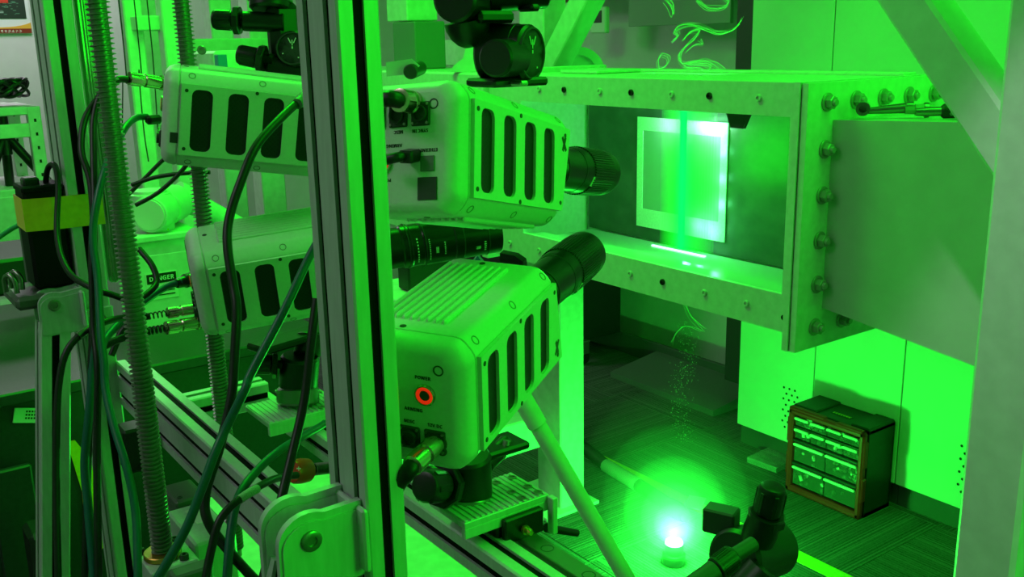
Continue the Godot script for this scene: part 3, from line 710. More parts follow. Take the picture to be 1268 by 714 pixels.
# ---------- aluminium frame ----------
func profile(called: String, label: String, a: Vector3, b: Vector3, u: Vector3, nx: int, ny: int, m: float, group := "") -> Node3D:
	var lo := a if a.y <= b.y else b
	var t := thing(called, label, "profile bar", lo, group)
	obj("bar", slot_bar(a, b, u, nx, ny, m), M.alu, t, 25.0)
	# black strips added in the slots to put in their deep shade
	var z := (b - a).normalized()
	var x := (u - z * u.dot(z)).normalized(); var y := z.cross(x)
	var l := (b - a).length()
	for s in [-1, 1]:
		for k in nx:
			obj("slot_shade_strip", MB.new().box((a + b) / 2 + x * m * (k - (nx - 1) / 2.0) + y * s * (ny * m / 2 - .11 * m), Vector3(.25 * m, .05 * m, l - .002), 0, Basis(x, y, z)), M.slot_black, t)
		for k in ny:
			obj("slot_shade_strip", MB.new().box((a + b) / 2 + y * m * (k - (ny - 1) / 2.0) + x * s * (nx * m / 2 - .11 * m), Vector3(.05 * m, .25 * m, l - .002), 0, Basis(x, y, z)), M.slot_black, t)
	return t

func frame() -> void:
	var p := profile("upright_profile", "thick slotted aluminium upright running from top to bottom left of the image centre", Vector3(-.745, 0.0, -.367), Vector3(-.745, 2.4, -.367), Vector3.RIGHT, 2, 1, 0.0375)
	p = profile("upright_profile", "tall slotted aluminium upright at far left, yellow tape stuck across it", Vector3(-1.735, 0.0, -.358), Vector3(-1.735, 2.4, -.358), Vector3.RIGHT, 2, 1, 0.045)
	obj("angle_bracket", MB.new().box(Vector3(-1.685, 1.06, -.36), Vector3(0.006, 0.05, 0.045), 0.002).box(Vector3(-1.665, 1.034, -.36), Vector3(0.04, 0.006, 0.045), 0.002).prism(PackedVector2Array([Vector2(0, 0), Vector2(0.036, 0), Vector2(0, 0.044)]), Transform3D(Basis.IDENTITY, Vector3(-1.683, 1.036, -.34)), 0.003), M.alu, p)
	fastener(p, "bolt", Vector3(-1.682, 1.066, -.36), Vector3.RIGHT, 0.009, 0.009, M.screw)
	single("guide_cover", MB.new().box(Vector3(-1.705, 1.72, -.402), Vector3(0.02, 1.2, 0.034), 0.004).box(Vector3(-1.696, 1.72, -.395), Vector3(0.006, 1.2, 0.006), 0.002).box(Vector3(-1.696, 1.72, -.409), Vector3(0.005, 1.2, 0.004), 0.001), M.mirror_steel, "polished steel guide strip standing between the far left upright and the long lead screw", "guide strip")
	p = profile("beam_profile", "silver slotted beam running diagonally in front of the shorter lead screw", Vector3(-1.69, .945, -.398), Vector3(-.783, .945, -.398), Vector3.UP, 2, 1, 0.04)
	p = profile("cross_profile", "short green-lit cross bar closing the frame behind the diagonal silver beam", Vector3(-1.572, .915, -.42), Vector3(-1.572, .915, -.59), Vector3.UP, 1, 1, 0.044)
	p = profile("beam_profile", "rear slotted beam that carries the cameras and passes behind the thick upright", Vector3(-1.594, .883, -.612), Vector3(-.3, .883, -.612), Vector3.UP, 1, 1, 0.044)
	p = profile("beam_profile", "lower slotted beam beneath the linear guide rail at bottom centre", Vector3(-1.2, .848, -.664), Vector3(-.3, .848, -.664), Vector3.UP, 1, 1, 0.044)
	var r := thing("linear_rail", "bright linear guide rail with sunk bolt holes at bottom centre", "rail", Vector3(-.7, .87, -.66))
	obj("rail", MB.new().prism(PackedVector2Array([Vector2(-.013, 0), Vector2(.013, 0), Vector2(.013, .008), Vector2(.0095, .014), Vector2(.013, .02), Vector2(.013, .028), Vector2(.012, .0295), Vector2(-.012, .0295), Vector2(-.013, .028), Vector2(-.013, .02), Vector2(-.0095, .014), Vector2(-.013, .008)]), Transform3D(Basis(Vector3(0, 0, -1), Vector3.UP, Vector3.RIGHT), Vector3(-1.15, .8705, -.66)), 0.83), M.screw, r)
	for x in [-.857, -.779, -.70, -.62]:
		obj("bolt_hole", MB.new().lathe(Vector3(x, .8995, -.66), Vector3(x, 1, -.66), [[0, 0.0085], [0.0008, 0.0085], [0.0008, 0.0072], [0, 0.0068], [0, 0]], 18), M.dark_grey, r)
	# carriage and ribbed plate under the near camera
	var c := thing("carriage", "black linear carriage with a brass grease nipple riding the guide rail", "carriage", Vector3(-.945, .88, -.65))
	obj("block", MB.new().box(Vector3(-.945, .916, -.655), Vector3(.078, .031, .07), 0.003), M.black, c)
	obj("end_seal", MB.new().box(Vector3(-.9, .915, -.655), Vector3(.01, .033, .06), 0.002), M.black, c)
	obj("grease_nipple", MB.new().lathe(Vector3(-.896, .913, -.652), Vector3(-.8, .918, -.652), [[0, .004], [.004, .004], [.004, .006], [.008, .006], [.008, .0035], [.014, .005], [.018, .003]], 12), M.brass, c)
	obj("side_stop", MB.new().box(Vector3(-.897, .916, -.7), Vector3(.012, .05, .008), 0.001), M.alu, c)
	obj("clamp_lever", MB.new().lathe(Vector3(-0.9096, 0.8931, -0.6987), Vector3(-0.9067, 0.8644, -0.7612), [[0, .006], [.03, .0055], [.055, .005]], 12), M.black, c)
	camera_plate("ribbed silver camera plate with six bolts beneath the nearest lower camera", Vector3(-.945, .933, -.636), .082, .128)
	camera_plate("silver camera plate beneath the lower left camera, half behind the thick upright", Vector3(-1.4174, 0.9284, -0.5813), .1, .13)
	# a white board lying under the frame catches the light
	single("base_board", MB.new().box(Vector3(-1.62, .50, -.75), Vector3(.9, .02, .5), .002), M.paint, "bright white board lying low inside the frame, seen through the gap between beams", "board")
	single("board_support", MB.new().box(Vector3(-1.62, .245, -.75), Vector3(.08, .49, .3), .003), M.grey, "grey pedestal under the white board inside the frame", "support")
	# strut
	var st := thing("diagonal_strut", "round white strut slanting from beneath the nearest camera to the floor", "strut", Vector3(-.62, 0, -1.14))
	var sa := Vector3(-1.1266, 0.9783, -0.8224); var sb := Vector3(-1.0236, 0.6806, -0.9434)
	var se: Vector3 = sa + (sb - sa) * (sa.y / (sa.y - sb.y))
	obj("tube", MB.new().cyl(sa, se, .0135, 24), M.paint, st)
	obj("collar", MB.new().cyl(sa, sa + (sb - sa).normalized() * .05, .0155, 24, .001), M.paint, st)

func camera_plate(label: String, c: Vector3, lx: float, lz: float) -> void:
	var t := thing("camera_plate", label, "plate", c)
	var mb := MB.new().box(c + Vector3(0, .0045, 0), Vector3(lx, .009, lz), .001)
	var n := int(lz / .008)
	for k in n: mb.box(c + Vector3(0, .0096, -lz / 2 + lz * (k + .5) / n), Vector3(lx - .003, .0018, lz / n * .6), .0006)
	obj("plate", mb, M.alu, t)
	obj("riser", MB.new().box(c + Vector3(lx / 2 - .004, -.006, 0), Vector3(.008, .014, lz), .001), M.alu, t)
	for x in [-.3, .12, .38]:
		for z in [-.42, -.22]:
			obj("bolt", MB.new().lathe(c + Vector3(x * lx, .0105, z * lz), c + Vector3(x * lx, 1, z * lz), [[0, .006], [.001, .006], [.001, .0038], [-.001, .0036], [-.001, 0]], 14), M.screw, t)

func pivot_bracket(label: String, at: Vector3, back: float, leg_to: Vector3) -> void:
	# clevis: base plate on the upright's front, two rounded cheeks, pivot screw, and the slotted leg between them
	var t := thing("pivot_bracket", label, "bracket", at)
	var dz: float = at.z - back   # distance from the upright to the pivot
	var r := .029 if at.x > -1 else .024
	var pl := PackedVector2Array([Vector2(dz, -.05), Vector2(dz, .022)])
	for k in 9:
		var a := deg_to_rad(60.0 + k * 15.0)
		pl.append(Vector2(cos(a) * r * .98, sin(a) * r * .85))
	pl.append(Vector2(-r, -.05))
	var bx := Basis(Vector3(0, 0, -1), Vector3.UP, Vector3.RIGHT)
	for x in ([-.038, .0] if at.x > -1 else [-.036, .0]):
		var ch := obj("cheek", MB.new().prism(pl, Transform3D(bx, at + Vector3(x - .012, 0, 0)), .007), M.alu, t)
		var sm := PackedVector2Array()
		for q in pl: sm.append(q * Vector2(.9 if q.x < dz - .001 else 1.0, .86))
		obj("raised_face", MB.new().prism(sm, Transform3D(bx, at + Vector3(x - .006, -.004, 0)), .003), M.alu, ch)
	obj("base_plate", MB.new().box(at + Vector3(-.022, -.012, -dz + .003), Vector3(.062, .06, .006), .002), M.alu, t)
	obj("web", MB.new().box(at + Vector3(-.027, -.046, -dz * .2), Vector3(.034, .006, dz * 1.5), .001), M.alu, t)
	fastener(t, "pivot_screw", at + Vector3(-.003, 0, 0), Vector3.RIGHT, .0095, .003, M.screw)
	var d := (leg_to - at).normalized()
	profile("brace_profile", "slotted aluminium brace leg hanging from the " + ("rounded bracket at far left" if at.x < -1 else "rounded bracket on the thick upright"), leg_to + Vector3(-.027, 0, 0), at + Vector3(-.027, -.02, 0) + d * .01, Vector3.RIGHT, 1, 1, .042 if at.x > -1 else .046)

func lead_screws() -> void:
	for k in 2:
		var s := Vector3(-1.2222, 1.2276, -0.3017) if k == 0 else Vector3(-1.4536, 1.2664, -0.4737)
		var t := thing("lead_screw", ["long threaded lead screw at left, standing in front of the silver beam", "second threaded lead screw, passing behind the silver beam beside the lower left camera"][k], "lead screw", Vector3(s.x, .84 if k == 0 else .7, s.z))
		var lo := Vector3(s.x, .84 if k == 0 else .7, s.z)
		obj("thread", thread(lo, Vector3(s.x, 1.95, s.z), .0138, .0040, .0058), M.thread_steel, t, 20.0)
		obj("core", MB.new().cyl(lo - Vector3(0, .01, 0), Vector3(s.x, 1.96, s.z), .0097, 16), M.thread_steel, t)
	var s := Vector3(-1.2222, 1.2276, -0.3017)
	var b := thing("screw_bearing", "silver bearing block with a brass flange at the foot of the long lead screw", "bearing block", Vector3(s.x, .76, s.z))
	obj("block", MB.new().box(Vector3(s.x + .003, .812, s.z - .005), Vector3(.07, .08, .062), .002), M.alu, b)
	obj("flange", MB.new().cyl(Vector3(s.x, .8525, s.z), Vector3(s.x, .860, s.z), .024, 28, .001), M.brass, b)
	for q in [[-.024, .022], [.026, -.02], [-.026, -.024]]:
		fastener(b, "bolt", Vector3(s.x + q[0], .8515, s.z + q[1]), Vector3.UP, .006, .008, M.dark_grey)
	obj("side_block", MB.new().box(Vector3(s.x + .052, .817, s.z - .02), Vector3(.026, .07, .05), .003), M.grey, b)
	var m := thing("drive_motor", "square motor with a bright flat top beneath the silver beam", "motor", Vector3(-1.285, .7, -.37))
	obj("body", MB.new().box(Vector3(-1.28, .78, -.372), Vector3(.125, .15, .056), .003), M.alu, m)
	obj("top_label", MB.new().box(Vector3(-1.30, .8555, -.375), Vector3(.05, .001, .02)), M.label_white, m)
	obj("terminal_strip", MB.new().box(Vector3(-1.24, .72, -.338), Vector3(.04, .05, .012), .002), M.grey, m)
	var g := thing("junction_plate", "small grey cover plate behind the long lead screw", "plate", Vector3(-1.395, .78, -.385))
	obj("cover", MB.new().box(Vector3(-1.395, .85, -.385), Vector3(.07, .012, .045), .003).box(Vector3(-1.395, .81, -.385), Vector3(.06, .07, .04), .002), M.grey_plate, g)
	fastener(g, "screw", Vector3(-1.372, .8555, -.372), Vector3.UP, .004, .002, M.dark_grey)
	var rb := Vector3(-1.4757, 0.9112, -0.3423)
	single("relay_box", MB.new().box(rb, Vector3(.045, .07, .04), .004), M.black, "small black box under the silver beam behind the long lead screw", "box")

func power_adapter() -> void:
	var t := thing("power_adapter", "black power adapter held to the far left upright by yellow tape", "adapter", Vector3(-1.735, 1.125, -.30))
	obj("body", MB.new().box(Vector3(-1.735, 1.207, -.303), Vector3(.072, .165, .06), .005), M.black_matte, t)
	obj("socket", MB.new().box(Vector3(-1.725, 1.297, -.29), Vector3(.028, .016, .024), .003), M.black, t)
	obj("cap", MB.new().box(Vector3(-1.735, 1.287, -.303), Vector3(.075, .012, .063), .003), M.black_matte, t)
	var y0 := 1.222; var y1 := 1.274
	var path := [Vector2(-1.775, -.30), Vector2(-1.7735, -.271), Vector2(-1.697, -.270), Vector2(-1.688, -.31), Vector2(-1.688, -.388)]
	var mb := MB.new()
	for k in 4:
		var a: Vector2 = path[k]; var b: Vector2 = path[k + 1]
		var c := Vector3((a.x + b.x) / 2, (y0 + y1) / 2, (a.y + b.y) / 2)
		var d := Vector3(b.x - a.x, 0, b.y - a.y)
		mb.box(c, Vector3(d.length() + .001, y1 - y0, .0012), 0, Basis(d.normalized(), Vector3.UP, d.normalized().cross(Vector3.UP)))
	single("yellow_tape", mb, M.yellow, "wide yellow tape wrapped round the black power adapter and the upright", "tape")
	# grey plate with two handles beside the bracket
	var g := thing("handle_plate", "grey metal plate with two small bent handles at the left edge", "plate", Vector3(-1.7465, 1.1035, -0.2604))
	var c := Vector3(-1.746, 1.1086, -0.2634)
	obj("plate", MB.new().box(c, Vector3(.12, .022, .05), .006), M.grey_plate, g)
	obj("back_plate", MB.new().box(Vector3(-1.8235, 1.1692, -0.2878), Vector3(.05, .12, .01), .002), M.grey_plate, g)
	for k in 2:
		var h := Vector3(-1.7418, 1.1318, -0.2439) + Vector3(.022 * k, 0, .012 * k)
		obj("handle", MB.new().tube([h + Vector3(0, -.006, 0), h + Vector3(.002, .015, 0), h + Vector3(.012, .022, -.006), h + Vector3(.022, .012, -.012), h + Vector3(.024, -.006, -.012)], .0042, 10, 6), M.steel, g)
	# yellow strap and card
	var ys := MB.new()
	var yb := Basis(Vector3(0, 0, -1), Vector3.UP, Vector3.RIGHT).scaled(Vector3.ONE * 1.12)
	var y0p := Vector3(-2.404, 0.5931, -0.4181)
	var k1 := PackedVector2Array([Vector2(-.012, 0), Vector2(.004, 0), Vector2(.05, -.09), Vector2(.062, -.25), Vector2(-.004, -.28), Vector2(.004, -.12), Vector2(-.008, -.03)])
	ys.prism(k1, Transform3D(yb, y0p), .003)
	single("yellow_strap", ys, M.yellow, "yellow strap hanging behind the brace at the lower left", "strap")
	var card := thing("label_card", "small white card printed with dots stuck to the bench front at left", "card", Vector3(-2.4217, 0.6703, -0.3351))
	var kc := Vector3(-2.3999, 0.6793, -0.334)
	var kb := Basis(Vector3.UP, PI / 2) * Basis(Vector3.FORWARD, .25)
	obj("card", MB.new().box(kc, Vector3(.07, .036, .004), .001, kb), M.label_white, card)
	var db := MB.new()
	for i in 18: db.box(kc + kb * Vector3(-.008 + .006 * (i % 6), .010 - .008 * (i / 6), .0025), Vector3(.0035, .004, .001), 0, kb)
	obj("printed_dots", db, M.ink, card)

# ---------- high-speed cameras ----------
func body_ring(z: float, slant: float, inset: float, W: float, H: float, hs: float, xt: float) -> PackedVector3Array:
	var c := [Vector2(W, -hs), Vector2(W, hs), Vector2(xt, H), Vector2(-xt, H), Vector2(-W, hs), Vector2(-W, -hs), Vector2(-xt, -H), Vector2(xt, -H)]
	var o := PackedVector3Array()
	for k in 8:
		var p: Vector2 = c[k]; var a: Vector2 = (c[(k + 7) % 8] - p).normalized(); var b: Vector2 = (c[(k + 1) % 8] - p).normalized()
		for q in 3:
			var v := p + (a * (2 - q) / 2.0 + b * q / 2.0) * .0055
			if q == 1: v = p + (a + b) * .0016
			v *= Vector2(1.0 - inset / W, 1.0 - inset / H * .8)
			o.append(Vector3(v.x, v.y, z + slant * v.y))
	return o

func make_camera(label: String, xf: Transform3D, lens_a: Vector3, lens_b: Vector3, lens_kind: int, group: String) -> Node3D:
	# own axes: +X to the side that is seen, +Y up, -Z towards the lens
	var t := local_thing("high_speed_camera", label, "camera", xf, group)
	var W := .0635; var H := .0655; var hs := .0505; var xt := .0500; var SL := .22
	var rings: Array = []
	for q in [[.118, 0, .017], [.1168, 0, .0115], [.113, 0, .005], [.107, 0, .0012], [.0985, 0, 0], [.098, 0, .0012], [.0965, 0, .0012], [.096, 0, 0], [-.116, SL, 0], [-.122, SL, .0015], [-.125, SL, .006]]:
		rings.append(body_ring(q[0], q[1], q[2], W, H, hs, xt))
	var mb := MB.new()
	mb.loft(rings)
	obj("body", mb, M.camera_white, t, 50.0)
	# vented side covers, real openings over perforated sheet
	for sd in [1, -1]:
		var pb := Transform3D(Basis(Vector3(0, 0, -1), Vector3.UP, Vector3.RIGHT), Vector3(W, 0, 0))
		if sd < 0: pb = Transform3D(Basis(Vector3(0, 0, 1), Vector3.UP, Vector3.LEFT), Vector3(-W, 0, 0))
		var x0 := -.0945; var x1 := .120; var hh := .0478
		var cover := MB.new()
		for k in 4:
			var u := .003 + .047 * (k - 1.5)
			var l: float = u - .0235; var r: float = u + .0235
			var rc := rrect(.027, .083, .0085)
			for i in rc.size(): rc[i] = rc[i] + Vector2(u, 0)
			var quad := [Vector2(l, -hh), Vector2(r, -hh), Vector2(r, hh), Vector2(l, hh)]
			if sd < 0:
				for i in rc.size(): rc[i].x = -rc[i].x
				rc.reverse()
				quad = [Vector2(-r, -hh), Vector2(-l, -hh), Vector2(-l, hh), Vector2(-r, hh)]
			holed(cover, quad, rc, pb, .0045)
		var ends := [[Vector2(x0, -hh), Vector2(.003 - .094, -hh), Vector2(.003 - .094, hh), Vector2(x0, hh)], [Vector2(.003 + .094, -hh), Vector2(x1 + SL * hh, -hh), Vector2(x1 - SL * hh, hh), Vector2(.003 + .094, hh)]]
		for e in ends:
			var pp := PackedVector2Array(e)
			if sd < 0:
				for i in 4: pp[i].x = -pp[i].x
				pp.reverse()
			cover.prism(pp, pb, .0045)
		var sc := obj("side_cover", cover, M.camera_white, t, 30.0)
		for k in 4:
			var u := .003 + .047 * (k - 1.5)
			obj("vent_mesh", MB.new().box(Vector3(sd * (W + .0006), 0, -u), Vector3(.001, .084, .028)), M.mesh_sheet, sc)
		# dark emblem near the lower front corner, made of two crossed strokes
		var em := MB.new()
		var ec := Vector3(sd * (W + .0047), -.029, -.1125)
		for a in [.42, -.6]:
			em.box(ec, Vector3(.0006, .018, .0042), 0, Basis(Vector3.RIGHT, a))
		obj("x_emblem", em, M.dark_grey, sc)
		for q in [[-.088, .039], [-.088, -.039], [.115, -.039], [.104, .039], [.003, .0452], [.003, -.0452]]:
			obj("cover_screw", MB.new().cyl(Vector3(sd * (W + .004), q[1], -q[0]), Vector3(sd * (W + .0052), q[1], -q[0]), .0024, 12), M.dark_grey, sc)
	# lengthwise cooling ribs on the top cover
	var rb := MB.new()
	for k in 9:
		rb.box(Vector3(-.044 + .0082 * k, H + .0008, -.005), Vector3(.0044, .0062, .158), .0016)
	obj("cooling_ribs", rb, M.camera_white, t)
	for zz in [.09, -.096]:
		obj("top_screw", MB.new().cyl(Vector3(-.012, H, zz), Vector3(-.012, H + .0006, zz), .0032, 12), M.dark_grey, t)
	# screw pockets along the bevelled edges; grey discs stand in for shaded recesses
	for s in [1, -1]:
		for v in [1, -1]:
			var nn := Vector3(s * (H - hs), v * (W - xt), 0).normalized()
			for z in [.082, -.01, -.098 if v > 0 else -.118]:
				var pc := Vector3(s * (W + xt) / 2, v * (H + hs) / 2, z)
				obj("screw_pocket", MB.new().lathe(pc - nn * .002, pc + nn, [[0, .0048], [.0024, .0048], [.0024, .0038], [.0012, .0034], [.0012, 0]], 16), M.pocket_shade, t)
	# back panel
	var zb := .118
	for q in [[.036, .040], [-.036, .040], [.036, -.041], [-.036, -.041]]:
		obj("back_screw", MB.new().lathe(Vector3(q[0], q[1], zb - .001), Vector3(q[0], q[1], zb + 1), [[0, .0052], [.0014, .0052], [.0014, .004], [0, .0035], [0, 0]], 16), M.dark_grey, t)
	var pw := obj("power_button", MB.new().lathe(Vector3(.022, .014, zb), Vector3(.022, .014, 1), [[-.001, .0105], [.002, .0105], [.0028, .0095], [.0028, .0085], [.0018, .0082], [.0018, 0]], 28), M.nickel, t)
	obj("led_light_ring", MB.new().lathe(Vector3(.022, .014, zb + .0016), Vector3(.022, .014, 1), [[0, .0082], [.0014, .008], [.0014, .0055], [0, .0052]], 28), M.led_red, pw)
	obj("button_cap", MB.new().cyl(Vector3(.022, .014, zb), Vector3(.022, .014, zb + .003), .005, 20, .0006), M.dark_grey, pw)
	var tx := func(x: float, y: float) -> Transform3D: return Transform3D(Basis.IDENTITY, Vector3(x, y, zb + .0002))
	text("lettering", "POWER", .0034, M.ink, t, tx.call(.020, .0305))
	text("lettering", "ARMING", .0034, M.ink, t, tx.call(.009, -.003))
	text("lettering", "MISC", .0034, M.ink, t, tx.call(.004, -.016))
	text("lettering", "12V DC", .0034, M.ink, t, tx.call(.030, -.016))
	text("lettering", "SYNC IN", .0034, M.ink, t, tx.call(-.021, -.016))
	text("lettering", "ETHERNET", .0034, M.ink, t, tx.call(-.030, .003))
	for x in [.004, .030, -.022]:
		var sk := obj("round_connector", MB.new().box(Vector3(x, -.032, zb + .001), Vector3(.021, .023, .003), .001), M.dark_grey, t)
		for q in [[-1, -1], [1, -1], [-1, 1], [1, 1]]:
			obj("corner_screw", MB.new().cyl(Vector3(x + q[0] * .0082, -.032 + q[1] * .009, zb + .002), Vector3(x + q[0] * .0082, -.032 + q[1] * .009, zb + .0034), .0014, 10), M.screw, sk)
		obj("barrel", MB.new().lathe(Vector3(x, -.032, zb + .002), Vector3(x, -.032, 1), [[0, .008], [.004, .008], [.004, .0062], [.001, .006], [.001, 0]], 20), M.dark_grey, sk)
	obj("ethernet_port", MB.new().box(Vector3(-.030, .016, zb + .0005), Vector3(.016, .015, .002), .0006), M.grey, t)
	obj("type_plate", MB.new().box(Vector3(-.030, .040, zb + .0004), Vector3(.022, .022, .0014), .0004), M.dark_grey, t)
	# lens
	var ld := (lens_b - lens_a)
	var L := ld.length()
	var R: float = [.031, .036][lens_kind]
	var prof: Array = [[-.02, R * .8], [0, R * .8], [.004, R * .86], [.012, R * .86], [.013, R * .9]]
	if lens_kind == 0:
		prof += [[L * .30, R * .92], [L * .31, R * .88], [L * .34, R * .88], [L * .35, R * .94], [L * .58, R * .95], [L * .60, R * 1.0], [L * .97, R * 1.04], [L, R * 1.02], [L, R * .92], [L * .9, R * .88]]
	else:
		prof += [[L * .3, R * .86], [L * .31, R * .92], [L * .36, R * .94], [L * .37, R * .90], [L * .44, R * .90], [L * .45, R * .94], [L * .66, R * .94], [L * .67, R], [L * .72, R], [L * .73, R * .95], [L * .94, R * .95], [L, R * .95], [L, R * .88], [L * .95, R * .84]]
	var ln := obj("lens", MB.new().lathe(lens_a, lens_b, prof, 40), M.lens_black, t, 30.0)
	obj("front_glass", MB.new().cyl(lens_a + ld * .90, lens_a + ld * .915, R * .87, 32), M.lens_glass, ln)
	for f in ([.36, .57, .985] if lens_kind == 0 else [.34, .455, .665, .725, .90]):
		obj("ring", MB.new().cyl(lens_a + ld * f, lens_a + ld * f + ld.normalized() * .0012, R * (1.012 if f > .58 and lens_kind == 0 else .965 if lens_kind == 0 else .975), 40), M.dark_grey, ln)
	if lens_kind == 1:
		# white engraved scales round the barrel
		var zz := ld.normalized(); var xx := zz.cross(Vector3.UP).normalized(); var yy := zz.cross(xx)
		var mk := MB.new()
		rng.seed = 4
		for q in [[.40, 9, .0026, .0036], [.48, 12, .0020, .0022], [.53, 8, .005, .0009], [.585, 7, .0022, .0022], [.82, 4, .008, .0010], [.87, 5, .0045, .0026]]:
			for k in q[1]:
				var a: float = (k - q[1] / 2.0) * q[3] / R * 1.5 + (.25 if q[0] > .7 else 0.0)
				for side in ([0.0, PI] if q[0] < .7 else [0.0]):
					var dv := xx * cos(a + side) + yy * sin(a + side)
					var rr: float = R * (.905 if q[0] < .44 else .945 if q[0] < .66 else .955)
					mk.box(lens_a + ld * q[0] + dv * rr, Vector3(q[3] * .7, .0006, q[2] * rng.randf_range(.6, 1.0)), 0, Basis(dv.cross(zz), dv, zz))
		obj("scale_marks", mk, M.label_white, ln).set_meta("kind", "stuff")
	else:
		var zz := ld.normalized(); var sd := (Vector3.RIGHT if xf.basis.y.y > 0 else Vector3.LEFT)
		var yy := zz.cross(sd).normalized()
		var dv := (sd * .85 - yy * .5 * (1.0 if sd.x > 0 else -1.0) * (-1.0 if xf.basis.y.y > 0 else 1.0)).normalized()
		if lens_a.distance_to(lens_b) > 0: obj("white_label", MB.new().box(lens_a + ld * .66 + dv * R * 1.005, Vector3(.014, .0012, .007), .0003, Basis(dv.cross(zz), dv, zz)), M.label_white, ln)
	var gr := MB.new()
	var dz := ld.normalized(); var dx := dz.cross(Vector3.UP).normalized(); var dy := dz.cross(dx)
	if lens_kind == 0:
		for k in 56:
			var a := TAU * k / 56
			var dirv := dx * cos(a) + dy * sin(a)
			gr.box(lens_a + ld * .79 + dirv * R * 1.025, Vector3(.0024, .002, L * .26), .0005, Basis(dirv.cross(dz), dirv, dz))
		obj("grip_ribs", gr, M.lens_black, ln).set_meta("kind", "stuff")
	return t

# ---------- geared tripod heads ----------
func knob(parent: Node, inner: Vector3, tip: Vector3, r: float) -> void:
	var l := (tip - inner).length()
	var k := obj("knob", MB.new().lathe(inner, tip, [[l * .42, r * .8], [l * .44, r * .96], [l * .5, r], [l * .9, r * .97], [l * .97, r * .85], [l, r * .6]], 20), M.black, parent)
	var fl := MB.new()
	var z := (tip - inner).normalized(); var x := z.cross(Vector3.UP if abs(z.y) < .9 else Vector3.RIGHT).normalized(); var y := z.cross(x)
	for i in 6:
		var d := x * cos(TAU * i / 6) + y * sin(TAU * i / 6)
		fl.box(inner + z * l * .68 + d * r * .97, Vector3(r * .34, r * .12, l * .42), r * .04, Basis(d.cross(z), d, z))
	obj("grip", fl, M.black, k)
	obj("collar", MB.new().lathe(inner, tip, [[l * .22, r * 1.25], [l * .25, r * 1.38], [l * .38, r * 1.38], [l * .41, r * 1.25]], 8, .3), M.black, parent, 20.0)
	obj("shaft", MB.new().cyl(inner, inner + z * l * .5, r * .42, 14), M.black_matte, parent)

func drum(parent: Node, called: String, a: Vector3, b: Vector3, r: float, m: Material = null) -> MeshInstance3D:
	return obj(called, MB.new().cyl(a, b, r, 32, min(r * .12, (b - a).length() * .3)), m if m else M.black, parent)

func dial(parent: Node, a: Vector3, b: Vector3, r: float, up: Vector3) -> void:
	# round end cover with a raised rim and a small trident mark
	var d := drum(parent, "end_cover", a, b, r)
	var z := (b - a).normalized()
	obj("rim", MB.new().lathe(b, b + z, [[-.001, r * .92], [.0016, r * .90], [.0016, r * .84], [0, r * .82]], 32), M.dark_grey, d)
	var y := (up - z * up.dot(z)).normalized(); var x := y.cross(z)
	var mk := MB.new()
	for q in [[0.0, 0.0], [-.5, .12], [.5, .12]]:
		mk.box(b + z * .0006 + y * r * (.32 + q[1]) + x * r * q[0] * .3, Vector3(r * .05, r * .32, .0008), 0, Basis(x, y, z) * Basis(Vector3.BACK, -q[0] * .9))
	mk.box(b + z * .0006 + y * r * .05, Vector3(r * .07, r * .12, .0008), 0, Basis(x, y, z))
	for a2 in [3.6, 5.3]: mk.box(b + z * .0006 + y * sin(a2) * r * .6 + x * cos(a2) * r * .6, Vector3(r * .07, r * .07, .0008), 0, Basis(x, y, z))
	obj("mark", mk, M.label_white, d)

